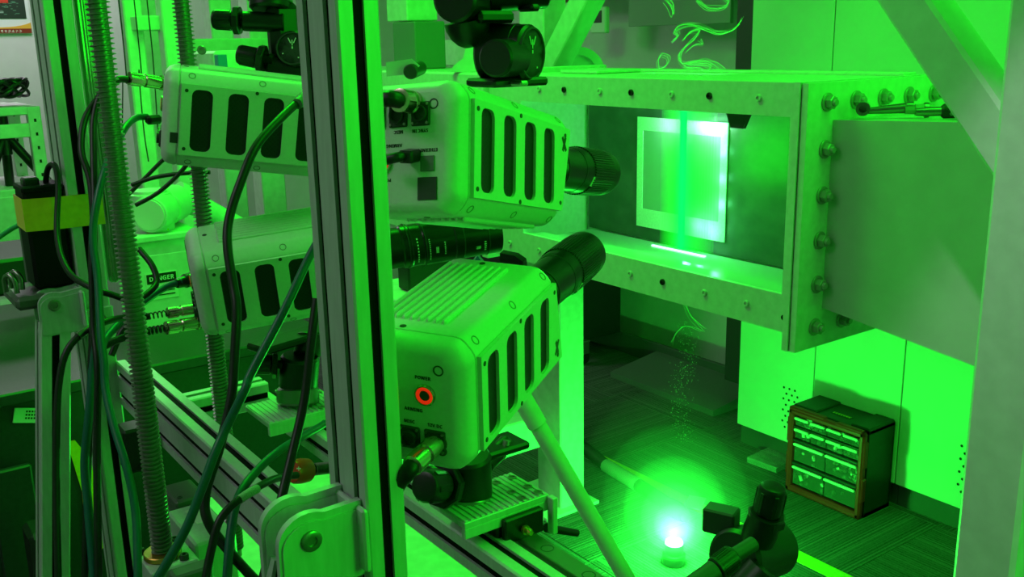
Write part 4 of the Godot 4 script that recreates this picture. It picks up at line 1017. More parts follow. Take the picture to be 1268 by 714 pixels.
func heads() -> void:
	var G := "geared tripod heads"
	# above the upper left camera
	var h := thing("geared_head", "black geared head with two knobs pointing left, above the upper left camera", "tripod head", Vector3(-1.4062, 1.4452, -0.5994))
	drum(h, "top_disc", Vector3(-1.4393, 1.5518, -0.5993), Vector3(-1.4471, 1.5927, -0.606), .030)
	drum(h, "top_plate", Vector3(-1.4418, 1.5647, -0.6014), Vector3(-1.4433, 1.5728, -0.6028), .034, M.screw)
	drum(h, "arm", Vector3(-1.4504, 1.5372, -0.5598), Vector3(-1.4232, 1.5339, -0.614), .0145)
	obj("body", MB.new().box(Vector3(-1.4351, 1.5201, -0.6179), Vector3(.034, .09, .05), .012), M.black, h)
	dial(h, Vector3(-1.4293, 1.4888, -0.639), Vector3(-1.3945, 1.4963, -0.6112), .0265, Vector3.UP)
	drum(h, "lower_drum", Vector3(-1.4348, 1.4665, -0.5864), Vector3(-1.4005, 1.4553, -0.6471), .025)
	obj("clamp_foot", MB.new().box(Vector3(-1.4221, 1.442, -0.6111), Vector3(.05, .012, .06), .003), M.black, h)
	knob(h, Vector3(-1.4448, 1.537, -0.5676), Vector3(-1.4768, 1.5404, -0.5244), .0152)
	knob(h, Vector3(-1.4126, 1.4784, -0.5871), Vector3(-1.4455, 1.4899, -0.5462), .0152)
	# above the upper right camera
	h = thing("geared_head", "large black geared head above the upper right camera, round dial facing right", "tripod head", Vector3(-0.9446, 1.4519, -0.6794))
	drum(h, "rear_knob", Vector3(-0.9655, 1.5481, -0.621), Vector3(-1.0093, 1.5468, -0.6833), .0265)
	drum(h, "upper_drum", Vector3(-0.989, 1.5532, -0.679), Vector3(-0.9642, 1.5582, -0.7511), .021)
	obj("lock_lever", MB.new().box(Vector3(-0.9555, 1.5374, -0.7188), Vector3(.03, .008, .014), .003), M.black, h)
	obj("saddle", MB.new().box(Vector3(-0.9863, 1.5275, -0.6717), Vector3(.07, .014, .05), .004), M.black, h)
	obj("lower_bowl", MB.new().lathe(Vector3(-0.9869, 1.524, -0.6516), Vector3(-0.9862, 1.4928, -0.6568), [[0, .027], [.008, .026], [.018, .022], [.026, .015], [.030, .008]], 24), M.black, h)
	drum(h, "worm_housing", Vector3(-0.9932, 1.4868, -0.6797), Vector3(-0.9507, 1.4861, -0.7034), .034)
	dial(h, Vector3(-0.9576, 1.4863, -0.6991), Vector3(-0.9369, 1.486, -0.7084), .033, Vector3.UP)
	drum(h, "front_knob", Vector3(-0.9458, 1.4809, -0.6903), Vector3(-0.9175, 1.4822, -0.6419), .021)
	obj("clamp_foot", MB.new().box(Vector3(-0.9628, 1.4539, -0.6903), Vector3(.06, .010, .08), .003), M.black, h)
	obj("clamp_lever", MB.new().box(Vector3(-0.9211, 1.4534, -0.6774), Vector3(.022, .006, .012), .002), M.screw, h)
	# under the lower right camera
	h = thing("geared_head", "black geared head on a polished round base beneath the nearest lower camera", "tripod head", Vector3(-0.9541, 0.9175, -0.612))
	drum(h, "base_ring", Vector3(-0.9585, 0.9182, -0.6149), Vector3(-0.9633, 0.943, -0.619), .031, M.steel)
	drum(h, "column", Vector3(-0.9631, 0.942, -0.6189), Vector3(-0.9545, 1.003, -0.613), .0285)
	drum(h, "side_drum", Vector3(-0.974, 0.9599, -0.5938), Vector3(-0.9615, 0.9786, -0.5574), .021)
	knob(h, Vector3(-0.9592, 0.9664, -0.5906), Vector3(-0.9319, 0.9914, -0.5334), .0205)
	drum(h, "clamp_roll", Vector3(-0.9518, 0.9837, -0.6349), Vector3(-0.9669, 0.9958, -0.6811), .012)
	obj("quick_plate", MB.new().box(Vector3(-0.9642, 0.9971, -0.6589), Vector3(.05, .010, .08), .003), M.black, h)
	obj("clamp_lever", MB.new().lathe(Vector3(-0.9522, 1.0068, -0.6709), Vector3(-0.9507, 0.9799, -0.6614), [[0, .005], [.012, .006], [.024, .003]], 12), M.screw, h)
	# under the lower left camera
	h = thing("geared_head", "black geared head on a clear-looking round base beneath the lower left camera", "tripod head", Vector3(-1.4173, 0.9359, -0.5847))
	drum(h, "base_ring", Vector3(-1.4171, 0.9384, -0.5862), Vector3(-1.4224, 0.9663, -0.5908), .034, M.steel)
	drum(h, "column", Vector3(-1.4222, 0.965, -0.5906), Vector3(-1.4158, 1.0189, -0.5962), .031)
	drum(h, "arm", Vector3(-1.4297, 1.0045, -0.5706), Vector3(-1.4236, 1.0025, -0.5872), .016)
	knob(h, Vector3(-1.4193, 1.0088, -0.5693), Vector3(-1.4382, 1.0142, -0.5276), .0165)
	obj("quick_plate", MB.new().box(Vector3(-1.4389, 1.0452, -0.6284), Vector3(.05, .012, .22), .003, Basis(Vector3.UP, .25)), M.black, h)
	drum(h, "neck", Vector3(-1.4187, 1.0157, -0.6084), Vector3(-1.431, 1.0455, -0.6219), .022)
	# on a stand at bottom right, beside the laser
	h = thing("geared_head", "black geared head on a stand in front of the laser lens at bottom right", "tripod head", Vector3(-0.9456, 0.656, -1.1475))
	drum(h, "main_drum", Vector3(-0.9779, 0.6629, -1.1408), Vector3(-1.0009, 0.6318, -1.2722), .05)
	knob(h, Vector3(-0.9458, 0.7132, -1.1719), Vector3(-0.9319, 0.8029, -1.1769), .0235)
	obj("neck", MB.new().lathe(Vector3(-0.9485, 0.7031, -1.1638), Vector3(-0.9353, 0.7532, -1.1685), [[0, .027], [.02, .029], [.05, .026]], 20), M.black, h)
	obj("mount_block", MB.new().box(Vector3(-1.0328, 0.7029, -1.17), Vector3(.056, .044, .036), .003, Basis(Vector3.UP, .4)), M.dark_grey, h)
	drum(h, "worm_shaft", Vector3(-0.8912, 0.7482, -1.0862), Vector3(-0.896, 0.7377, -1.0396), .0115, M.dark_grey)
	var kr := obj("knurled_ring", MB.new().cyl(Vector3(-0.8943, 0.74, -1.043), Vector3(-0.897, 0.7283, -1.0076), .0185, 32, .002), M.black, h)
	var kn := MB.new()
	var ka := Vector3(-0.8943, 0.74, -1.043); var kb := Vector3(-0.897, 0.7283, -1.0076)
	var z := (kb - ka).normalized(); var x := z.cross(Vector3.UP).normalized(); var y := z.cross(x)
	for i in 28:
		var d := x * cos(TAU * i / 28) + y * sin(TAU * i / 28)
		kn.box((ka + kb) / 2 + d * .0186, Vector3(.0018, .0016, .024), 0, Basis(d.cross(z), d, z))
	obj("knurling", kn, M.black, kr)
	drum(h, "handle_tube", kb, Vector3(-0.9037, 0.7079, -0.9454), .0165, M.dark_grey)
	drum(h, "lower_drum", Vector3(-0.9421, 0.6178, -1.1358), Vector3(-0.9301, 0.6555, -1.1688), .036)
	obj("column", MB.new().cyl(Vector3(-0.9446, 0.6306, -1.1379), Vector3(-.955, .02, -1.14), .018, 20), M.black, h)
	obj("foot_plate", MB.new().cyl(Vector3(-.955, .0, -1.14), Vector3(-.955, .02, -1.14), .12, 32, .003), M.black, h)

# ---------- cables ----------
func cable(label: String, pts: Array, r: float, m: Material, group := "") -> Node3D:
	var t := thing("cable", label, "cable", pts[pts.size() - 1])
	obj("sheath", MB.new().tube(pts, r, 10, 7), m, t)
	return t
func coax_plug(t: Node, tip: Vector3, tail: Vector3, r: float, spring := true) -> void:
	var l := (tail - tip).length()
	var p := obj("plug", MB.new().lathe(tip, tail, [[0, r * 1.0], [.002, r * 1.12], [l * .12, r * 1.12], [l * .13, r * .85], [l * .18, r * .85], [l * .19, r], [l * .55, r], [l * .58, r * .82], [l * .66, r * .82], [l * .67, r * 1.0], [l * .98, r * 1.0], [l, r * .7]], 20), M.nickel, t)
	obj("hex_nut", MB.new().lathe(tip + (tail - tip) * .68, tail, [[0, r * 1.05], [l * .27, r * 1.05]], 6), M.nickel, p, 20.0)
	if spring:
		var z := (tail - tip).normalized(); var x := z.cross(Vector3.UP).normalized(); var y := z.cross(x)
		var pts: Array = []
		for i in 73: pts.append(tail + z * (.0007 * i) + (x * cos(i * TAU / 9) + y * sin(i * TAU / 9)) * r * .55)
		obj("bend_spring", MB.new().tube(pts, r * .12, 6, 1), M.black, p)

func cables() -> void:
	var t: Node3D
	t = cable("thick black cable sagging from the upper left camera to the silver beam", [Vector3(-1.1499, 1.4456, -0.5321), Vector3(-1.1391, 1.4372, -0.5082), Vector3(-1.1104, 1.4212, -0.4704), Vector3(-1.084, 1.3906, -0.4232), Vector3(-1.0677, 1.3516, -0.3938), Vector3(-1.0578, 1.314, -0.3736), Vector3(-1.0431, 1.2855, -0.3641), Vector3(-1.0222, 1.248, -0.3593), Vector3(-1.0054, 1.2232, -0.3543), Vector3(-0.987, 1.1713, -0.3399), Vector3(-0.9725, 1.1379, -0.3279), Vector3(-0.9608, 1.0956, -0.3082), Vector3(-0.951, 1.0509, -0.2849), Vector3(-0.9346, 1.0262, -0.2794), Vector3(-0.9045, 0.9976, -0.2912), Vector3(-0.8849, 0.9707, -0.3069)], .0052, M.cable)
	obj("strain_relief", MB.new().lathe(Vector3(-1.148, 1.4421, -0.5244), Vector3(-1.116, 1.4288, -0.4837), [[0, .009], [.006, .009], [.008, .0075], [.012, .009], [.016, .0075], [.02, .0088], [.024, .0073], [.028, .0085], [.032, .0068], [.04, .0066]], 14), M.grey, t)
	cable("long teal cable slanting in front of the lower left camera to the bottom edge", [Vector3(-0.966, 1.3018, -0.4432), Vector3(-0.9701, 1.2784, -0.4273), Vector3(-0.9665, 1.2223, -0.3905), Vector3(-0.9558, 1.1673, -0.3462), Vector3(-0.9472, 1.1536, -0.3346), Vector3(-0.951, 1.1173, -0.3136), Vector3(-0.9439, 1.0946, -0.296), Vector3(-0.9355, 1.0661, -0.2777), Vector3(-0.9283, 1.0273, -0.2532), Vector3(-0.9262, 0.9864, -0.2209)], .0048, M.teal)
	cable("teal cable looping over the silver beam from behind the thick upright", [Vector3(-1.0493, 1.0512, -0.4664), Vector3(-1.0358, 1.0532, -0.4506), Vector3(-0.9766, 1.0646, -0.379), Vector3(-0.9527, 1.0559, -0.3378), Vector3(-0.9303, 1.0453, -0.3113), Vector3(-0.9101, 1.0216, -0.2938), Vector3(-0.8851, 0.9835, -0.2768)], .0048, M.teal)
	cable("straight black cable slanting down just left of the thick upright towards the rounded bracket", [Vector3(-0.9209, 1.2442, -0.4103), Vector3(-0.9068, 1.2024, -0.3943), Vector3(-0.8911, 1.1504, -0.376), Vector3(-0.8703, 1.1051, -0.35), Vector3(-0.8414, 1.0696, -0.3219), Vector3(-0.821, 1.0372, -0.3008), Vector3(-0.811, 1.013, -0.2866)], .0048, M.cable)
	t = cable("black cable with a pale printed sleeve leading to the orange-red plug", [Vector3(-0.9867, 1.0244, -0.4005), Vector3(-0.9773, 1.0315, -0.3813), Vector3(-0.9421, 1.0481, -0.3492), Vector3(-0.9101, 1.0542, -0.3079), Vector3(-0.9003, 1.0431, -0.2814), Vector3(-0.8908, 1.0193, -0.2667), Vector3(-0.8793, 0.9929, -0.2536)], .0042, M.cable)
	obj("printed_sleeve", MB.new().tube([Vector3(-0.9243, 1.0521, -0.3297), Vector3(-0.9157, 1.054, -0.3178), Vector3(-0.9084, 1.0535, -0.3046)], .0049, 10, 3), M.speckle, t)
	var o := thing("plug", "round orange-red plug with white print lying on the silver beam beside the upright", "plug", Vector3(-1.0075, 1.0024, -0.4151))
	var pa := Vector3(-1.0084, 1.0197, -0.4037); var pb := Vector3(-1.0207, 1.0094, -0.4351)
	obj("body", MB.new().lathe(pa, pb, [[-.001, .008], [0, .012], [.004, .0142], [.014, .0148], [.024, .014], [.027, .011]], 24), M.orange, o)
	text("lettering", "+", .008, M.label_white, o, Transform3D(Basis(Vector3(0.58711, -0.02020, -0.80925), Vector3(-0.18638, 0.96946, -0.15942), Vector3(0.78775, 0.24443, 0.56542)), Vector3(-0.9967, 1.0269, -0.4071)))
	obj("contact_thread", thread(pb - (pb - pa).normalized() * .002, pb + (pb - pa).normalized() * .03, .0075, .0018, .003), M.steel, o)
	# the bundle beside the far left upright
	t = cable("teal cable from the upper left camera's rear plug running down beside the far left upright", [Vector3(-1.5588, 1.3994, -0.4377), Vector3(-1.5477, 1.3993, -0.4177), Vector3(-1.5123, 1.3885, -0.3917), Vector3(-1.4732, 1.3651, -0.3652), Vector3(-1.4336, 1.3442, -0.3407), Vector3(-1.4114, 1.3039, -0.3188), Vector3(-1.3953, 1.2566, -0.303), Vector3(-1.3702, 1.2023, -0.2968), Vector3(-1.3334, 1.1361, -0.2842), Vector3(-1.3131, 1.0997, -0.279), Vector3(-1.2952, 1.069, -0.273), Vector3(-1.2589, 1.0271, -0.27), Vector3(-1.2208, 0.9867, -0.2703), Vector3(-1.1938, 0.9356, -0.2681), Vector3(-1.1477, 0.8697, -0.2509)], .0052, M.teal)
	obj("angled_plug", MB.new().box(Vector3(-1.5522, 1.395, -0.445), Vector3(.016, .014, .024), .004, Basis(Vector3.UP, .3)), M.black, t)
	cable("thin black cable bowed out to the left in the bundle beside the far left upright", [Vector3(-1.5185, 1.4429, -0.3712), Vector3(-1.5106, 1.4367, -0.3618), Vector3(-1.4955, 1.4047, -0.3336), Vector3(-1.4682, 1.3623, -0.3179), Vector3(-1.4404, 1.3152, -0.3186), Vector3(-1.3965, 1.2129, -0.3002), Vector3(-1.3538, 1.0907, -0.2714), Vector3(-1.3274, 0.9996, -0.2512), Vector3(-1.2647, 0.8271, -0.2109)], .0048, M.cable)
	cable("straight black cable on the right of the bundle beside the far left upright", [Vector3(-1.5066, 1.4511, -0.3736), Vector3(-1.4999, 1.4371, -0.3592), Vector3(-1.4875, 1.4011, -0.3432), Vector3(-1.4556, 1.3478, -0.3293), Vector3(-1.4224, 1.2917, -0.3158), Vector3(-1.3973, 1.2354, -0.2999), Vector3(-1.3621, 1.1434, -0.2827), Vector3(-1.3263, 1.0863, -0.2725), Vector3(-1.2969, 0.9864, -0.2526), Vector3(-1.2345, 0.8372, -0.2219)], .005, M.cable)
	cable("teal cable hanging at lower left in front of the yellow strap", [Vector3(-1.3711, 1.1406, -0.2866), Vector3(-1.3526, 1.0906, -0.2732), Vector3(-1.3338, 1.0363, -0.2581), Vector3(-1.314, 0.9703, -0.2395), Vector3(-1.2911, 0.9207, -0.2323), Vector3(-1.2692, 0.876, -0.2258), Vector3(-1.2474, 0.8321, -0.2194)], .0058, M.teal)
	cable("black adapter lead arching out of the taped power adapter and across to the lead screw", [Vector3(-1.736, 1.2739, -0.3134), Vector3(-1.7296, 1.2982, -0.3152), Vector3(-1.72, 1.3183, -0.3195), Vector3(-1.6927, 1.3229, -0.3241), Vector3(-1.6513, 1.2956, -0.317), Vector3(-1.5728, 1.2285, -0.2912), Vector3(-1.5005, 1.1897, -0.2867), Vector3(-1.4353, 1.1758, -0.3008), Vector3(-1.4154, 1.1652, -0.324), Vector3(-1.4174, 1.1519, -0.3508), Vector3(-1.4268, 1.1579, -0.3757), Vector3(-1.443, 1.1689, -0.3932), Vector3(-1.4617, 1.19, -0.3939), Vector3(-1.4876, 1.2115, -0.3849)], .0046, M.cable)
	t = cable("black cable with a silver sleeve curving down in front of the left brace leg", [Vector3(-1.4131, 1.1296, -0.3471), Vector3(-1.3909, 1.1359, -0.3101), Vector3(-1.3768, 1.1303, -0.2742), Vector3(-1.3658, 1.1112, -0.2459), Vector3(-1.3535, 1.0718, -0.2283), Vector3(-1.3321, 1.0081, -0.213), Vector3(-1.306, 0.9301, -0.1979), Vector3(-1.265, 0.8383, -0.1799)], .0048, M.cable)
	obj("silver_sleeve", MB.new().tube([Vector3(-1.3818, 1.1352, -0.2907), Vector3(-1.3747, 1.1308, -0.2738), Vector3(-1.3709, 1.1264, -0.2631)], .0054, 10, 3), M.steel, t)
	t = cable("teal cable curving from the lower left camera's dark plug down behind the long lead screw", [Vector3(-1.4799, 1.1543, -0.4416), Vector3(-1.4847, 1.1471, -0.4141), Vector3(-1.4685, 1.1344, -0.3781), Vector3(-1.4485, 1.1229, -0.348), Vector3(-1.4266, 1.1123, -0.3208), Vector3(-1.4005, 1.099, -0.2984), Vector3(-1.3644, 1.0629, -0.28)], .0054, M.teal)
	obj("moulded_plug", MB.new().lathe(Vector3(-1.4915, 1.1531, -0.4603), Vector3(-1.4824, 1.152, -0.4372), [[0, .011], [.014, .011], [.016, .009], [.03, .007]], 14), M.black, t)
	t = cable("short armoured lead plugged into the lower left camera, upper of its two coaxial plugs", [Vector3(-1.4591, 1.1144, -0.3826), Vector3(-1.4625, 1.1105, -0.3585), Vector3(-1.4595, 1.0963, -0.3388), Vector3(-1.4516, 1.0674, -0.3198)], .005, M.cable)
	coax_plug(t, Vector3(-1.4585, 1.1143, -0.4541), Vector3(-1.4549, 1.1153, -0.4065), .0085)
	t = cable("short armoured lead plugged into the lower left camera, lower of its two coaxial plugs", [Vector3(-1.4349, 1.0978, -0.3738), Vector3(-1.4404, 1.0954, -0.3473), Vector3(-1.4393, 1.0872, -0.31), Vector3(-1.4366, 1.0659, -0.2869)], .0056, M.cable)
	coax_plug(t, Vector3(-1.4523, 1.0932, -0.4537), Vector3(-1.4423, 1.0964, -0.3982), .0100)
	t = cable("short armoured lead plugged into the back of the upper left camera by a nickel plug", [Vector3(-1.5022, 1.4575, -0.4002), Vector3(-1.4997, 1.4576, -0.386), Vector3(-1.493, 1.4435, -0.3715), Vector3(-1.4791, 1.4129, -0.36)], .0052, M.cable)
	coax_plug(t, Vector3(-1.511, 1.45, -0.4554), Vector3(-1.5018, 1.4592, -0.4014), .0098, false)
	t = cable("thick cable with a metal plug at the nearest lower camera's power socket", [Vector3(-0.706, 1.1384, -0.3953), Vector3(-0.7055, 1.1328, -0.3881), Vector3(-0.7212, 1.1133, -0.3845), Vector3(-0.761, 1.0573, -0.3932)], .008, M.cable)
	coax_plug(t, Vector3(-0.726, 1.1456, -0.4358), Vector3(-0.7041, 1.1383, -0.3925), .0098, false)
	t = cable("thick metal-plugged cable at the upper right camera's socket beside the upright", [Vector3(-0.8262, 1.4477, -0.4676), Vector3(-0.8265, 1.4503, -0.4541), Vector3(-0.8621, 1.4459, -0.4557)], .008, M.cable)
	coax_plug(t, Vector3(-0.8454, 1.4417, -0.5037), Vector3(-0.8245, 1.4483, -0.4649), .0112, false)
	t = cable("black network plug in the upper right camera's square port beside the upright", [Vector3(-0.8242, 1.3955, -0.469), Vector3(-0.8206, 1.3953, -0.4563), Vector3(-0.8378, 1.3908, -0.448)], .005, M.cable)
	obj("plug", MB.new().box(Vector3(-0.8233, 1.3952, -0.4737), Vector3(.016, .012, .022), .002, Basis(Vector3.UP, .55)), M.black, t)
	for c in [[[Vector3(-1.9673, 1.2449, -0.5092), Vector3(-1.945, 1.2577, -0.5457), Vector3(-1.918, 1.2643, -0.5862), Vector3(-1.8827, 1.2661, -0.6362)], "upper black cable strung behind the two lead screws under the upper left camera"], [[Vector3(-2.0218, 1.2135, -0.5081), Vector3(-2.007, 1.2486, -0.5439), Vector3(-1.9915, 1.2852, -0.5813), Vector3(-1.9816, 1.2972, -0.6003)], "steep black cable rising behind the lead screws to the upper left camera's base"], [[Vector3(-1.9039, 1.2145, -0.4959), Vector3(-1.884, 1.2358, -0.5329), Vector3(-1.8685, 1.2661, -0.5676), Vector3(-1.8589, 1.2952, -0.5935)], "long sloping black cable just above the small robot arm"]]:
		cable(c[1], c[0], .0042, M.cable)
	cable("bright green lead entering at the left edge beside the power adapter", [Vector3(-1.8815, 1.1841, -0.2488), Vector3(-1.8549, 1.2069, -0.2779), Vector3(-1.805, 1.2234, -0.3015)], .0045, M.teal_light)
	for c in [[[Vector3(-2.5701, 1.5484, -0.6849) * Vector3(1, 0, 1) + Vector3(0, 2.801, 0), Vector3(-2.5701, 1.5484, -0.6849), Vector3(-2.5453, 1.4256, -0.6663), Vector3(-2.517, 1.2722, -0.6395)], "thin black wire hanging behind the long lead screw, leftmost of the thin wires"], [[Vector3(-2.5476, 1.5457, -0.715) * Vector3(1, 0, 1) + Vector3(0, 2.801, 0), Vector3(-2.5476, 1.5457, -0.715), Vector3(-2.5258, 1.444, -0.7015), Vector3(-2.493, 1.3095, -0.689), Vector3(-2.4712, 1.2325, -0.686)], "thin black wire hanging down beside the white post, middle of the thin wires"], [[Vector3(-2.5473, 1.6162, -0.7459) * Vector3(1, 0, 1) + Vector3(0, 2.801, 0), Vector3(-2.5473, 1.6162, -0.7459), Vector3(-2.5376, 1.5778, -0.7428), Vector3(-2.5085, 1.4624, -0.7335), Vector3(-2.4684, 1.2896, -0.7147)], "thin black wire hanging behind the nickel plug, rightmost of the thin wires"]]:
		cable(c[1], c[0], .0016, M.cable)

# ---------- left background ----------
func left_background() -> void:
	# banner on the left wall
	var b := thing("wall_banner", "white printed wall banner with a dark photograph and a red and gold wave band", "banner", Vector3(-5.43, 1.5841, -0.9448))
	var br := Vector3(-5.436, 1.5833, -1.0167); var bl := Vector3(-5.436, 1.6091, -0.7381)
	var by: float = br.y
	var wz: float = bl.z - br.z
	var sheet := MB.new().box(Vector3(-5.436, by + .35, (br.z + bl.z) / 2), Vector3(.008, .7, wz), .001)
	obj("sheet", sheet, M.wall_sheet, b)
	var ph0 := Vector3(-5.43, 1.6563, -1.0012); var ph1 := Vector3(-5.43, 1.7437, -0.9981)
	var pm := mat(Color.WHITE, .6)
	pm.albedo_texture = photo_print()
	var pw := QuadMesh.new(); pw.size = Vector2(.3, (ph1.y - ph0.y) + .03)
	put("print", pw, pm, b, Transform3D(Basis(Vector3.UP, PI / 2), Vector3(-5.4295, ph0.y + pw.size.y / 2, ph0.z + .15)))
	obj("red_label", MB.new().box(Vector3(-5.429, ph1.y - .004, ph0.z + .10), Vector3(.002, .02, .055)), M.red, b)
	var wp := PackedVector2Array([Vector2(-wz, 0.004), Vector2(0, 0.004)])
	for k in 13: wp.append(Vector2(-wz * k / 12.0, .026))
	var gp := PackedVector2Array([Vector2(-wz, .02), Vector2(0, .02)])
	for k in 13: gp.append(Vector2(-wz * k / 12.0, .030 + .024 * exp(-k * .42)))
	var wx := Transform3D(Basis(Vector3(0, 0, -1), Vector3.UP, Vector3.RIGHT), Vector3(-5.432, by, br.z))
	obj("gold_band", MB.new().prism(gp, wx, .002), M.gold, b)
	obj("red_band", MB.new().prism(wp, Transform3D(wx.basis, wx.origin + Vector3(.001, 0, 0)), .002), M.dark_red, b)
	# seven small white characters on the red band, as coarse strokes
	var glyphs := ["0110011110101", "1011101101110", "1101011010110", "0111110111011", "1010111101101", "0101001011010", "0110101110011"]
	var st := MB.new()
	for g in 7:
		for q in 13:
			if glyphs[g][q] == "1":
				var cx := .012 + .0165 * (6 - g)
				st.box(Vector3(-5.4285, by + .0095 + .003 * (q % 4), br.z + .04 + cx + .003 * (q / 4) - .005), Vector3(.001, .0022, .0026))
	obj("characters", st, M.label_white, b)
	# white trolley
	var T := thing("white_trolley", "white slotted steel shelf trolley against the left wall", "trolley", Vector3(-4.0, 0, -.6))
	var tl := Vector3(-4, 1.3047, -0.7356)
	var px := -4.0; var zr := tl.z; var yt := tl.y
	for q in [[px, zr + .02], [px - .42, zr + .02], [px, zr + .9], [px - .42, zr + .9]]:
		var po := obj("post", MB.new().box(Vector3(q[0], yt / 2, q[1]), Vector3(.045, yt, .045), .003), M.paint, T)
		var hb := MB.new()
		for k in 12: hb.box(Vector3(q[0] + .0226, yt - .05 - .05 * k, q[1]), Vector3(.001, .012, .008), 0)
		obj("slots", hb, M.ink, po).set_meta("kind", "stuff")
	for y in [yt - .015, yt - .31, yt - .75]:
		obj("shelf", MB.new().box(Vector3(px - .21, y, zr + .46), Vector3(.46, .03, .92), .004), M.paint, T)
	obj("front_rail", MB.new().box(Vector3(px + .01, yt - .085, zr + .42), Vector3(.012, .05, .8), .002), M.paint, T)
	obj("drawer_front", MB.new().box(Vector3(px + .02, yt - .42, zr + .46), Vector3(.012, .2, .84), .003), M.paint, T)
	var cb := MB.new()
	rng.seed = 3
	var cc := Vector3(-4.1, 1.3202, -0.6485)
	cc.y = yt + .03
	for k in 14:
		var pts: Array = []
		for i in 13: pts.append(cc + Vector3(cos(i * .6 + k) * .06, .035 + .032 * sin(i * .6 + k * 1.3), sin(i * .6 + k) * .045 + .035 * cos(k * 1.7)))
		cb.tube(pts, .006, 6, 3)
	single("cable_coil", cb, M.cable, "tangled black cable coil lying on top of the white trolley", "cable")
	# folded tripod standing on the trolley's shelf
	var tp := thing("tripod", "small black tripod standing on the shelf of the white trolley", "tripod", Vector3(-4.05, 1.1082, -0.6176))
	var tb := Vector3(-4.05, 1.1082, -0.6176)
	tb.y = yt - .295
	for a in [-.9, 1.2, 3.2]:
		obj("leg", MB.new().cyl(tb + Vector3(0, .20, 0), tb + Vector3(cos(a) * .05, 0.0, -sin(a) * .13 - .01), .017, 10, .003), M.black, tp)
	obj("column", MB.new().cyl(tb + Vector3(0, .12, 0), tb + Vector3(0, .27, 0), .02, 12, .003), M.black, tp)
	obj("head", MB.new().box(tb + Vector3(0, .2, 0), Vector3(.06, .05, .07), .01), M.black, tp)
	# black bench with dark top
	var be := thing("lab_bench", "dark green-grey laboratory bench behind the far left upright", "bench", Vector3(-2.75, 0, -.4))
	obj("top", MB.new().box(Vector3(-2.82, .735, -.2), Vector3(.9, .03, 1.76), .004), M.bench, be)
	obj("front_panel", MB.new().box(Vector3(-2.42, .36, -.2), Vector3(.03, .72, 1.72), .003), M.bench, be)
	obj("side_panel", MB.new().box(Vector3(-2.82, .36, -1.04), Vector3(.8, .72, .03), .003), M.bench, be)
	single("dark_case", MB.new().box(Vector3(-2.146, 0.4984, -0.2912) * Vector3(1, 0, 1) + Vector3(0, .26, 0), Vector3(.09, .52, .07), .01), M.dark_cabinet, "dark case standing on the floor behind the left brace leg", "case")
	single("green_panel", MB.new().box(Vector3(-2.358, 0.5182, -0.2697) * Vector3(1, 0, 1) + Vector3(0, .29, 0), Vector3(.02, .58, .09), .004), M.bench, "dark green side panel standing at the bottom left corner", "panel")
	single("black_tray", MB.new().box(Vector3(-3.05, 0.907, -0.4297), Vector3(.3, .1, .22), .008), M.dark_cabinet, "low black tray on the bench at the left edge", "tray")
	# control cabinet of the robot
	var c := thing("control_cabinet", "white control cabinet with a danger label, standing below the small robot arm", "cabinet", Vector3(-2.9, .75, -.8))
	var c0 := Vector3(-2.7, 0.9975, -0.6421); var c1 := Vector3(-2.7, 0.9825, -0.8534)
	obj("body", MB.new().box(Vector3(-2.87, (c0.y + .75) / 2, (c0.z + c1.z) / 2), Vector3(.34, c0.y - .75, abs(c0.z - c1.z)), .006), M.paint, c)
	obj("lid", MB.new().box(Vector3(-2.87, c0.y + .004, (c0.z + c1.z) / 2), Vector3(.37, .02, abs(c0.z - c1.z) + .02), .004), M.paint, c)
	var dp := Vector3(-2.699, 0.8543, -0.7568)
	obj("door", MB.new().box(Vector3(-2.70, dp.y, dp.z + .01), Vector3(.008, .20, .22), .002), M.paint, c)
	for q in [[-.09, .08], [.09, .08], [-.09, -.08]]:
		fastener(c, "screw", Vector3(-2.696, dp.y + q[1], dp.z + .01 + q[0]), Vector3.RIGHT, .005, .003, M.screw)
	var sx := Vector3(-2.694, 0.8682, -0.748)
	obj("danger_label", MB.new().box(Vector3(-2.695, sx.y, sx.z), Vector3(.002, .075, .085)), M.label_white, c)
	obj("label_header", MB.new().box(Vector3(-2.694, sx.y + .021, sx.z), Vector3(.002, .027, .08)), M.ink, c)
	text("lettering", "DANGER", .0125, M.label_white, c, Transform3D(Basis(Vector3.UP, PI / 2), Vector3(-2.6925, sx.y + .021, sx.z)))
	var lm := MB.new()
	for k in 3: lm.box(Vector3(-2.6935, sx.y - .004 - .011 * k, sx.z), Vector3(.001, .003, .066))
	obj("print_lines", lm, M.ink, c)
	# robot arm
	var r := thing("robot_arm", "small white desktop robot arm on the control cabinet", "robot arm", Vector3(-2.78, 0.9822, -0.7659))
	var rb := Vector3(-2.78, 0.9731, -0.7649)
	rb.y = c0.y + .014
	obj("base", MB.new().lathe(rb, rb + Vector3.UP, [[0, .058], [.05, .056], [.075, .05], [.08, .047], [.082, .053], [.1, .053], [.102, .046], [.11, .046]], 32), M.paint, r)
	var j0 := Vector3(-2.7, 1.0649, -0.7361); var j1 := Vector3(-2.92, 1.068, -0.9018)
	obj("shoulder", MB.new().lathe(j0, j1, [[0, .046], [.004, .05], [.09, .05], [.092, .046], [.1, .046], [.102, .052], [.2, .052], [.202, .045]], 32), M.paint, r)
	obj("cap", MB.new().cyl(j0 + (j0 - j1).normalized() * .003, j0 - (j0 - j1).normalized() * .002, .042, 32, .001), M.label_white, r)
	obj("upper_arm", MB.new().lathe(j1, Vector3(-2.95, 0.8941, -1.157), [[-.03, .04], [.02, .042], [.05, .034], [.3, .032]], 24), M.paint, r)
	obj("warning_label", MB.new().box(Vector3(-2.728, 1.0064, -0.7619), Vector3(.003, .022, .06), .001), M.tape_floor, r)
	# white steel stand behind the cameras
	white_stand()

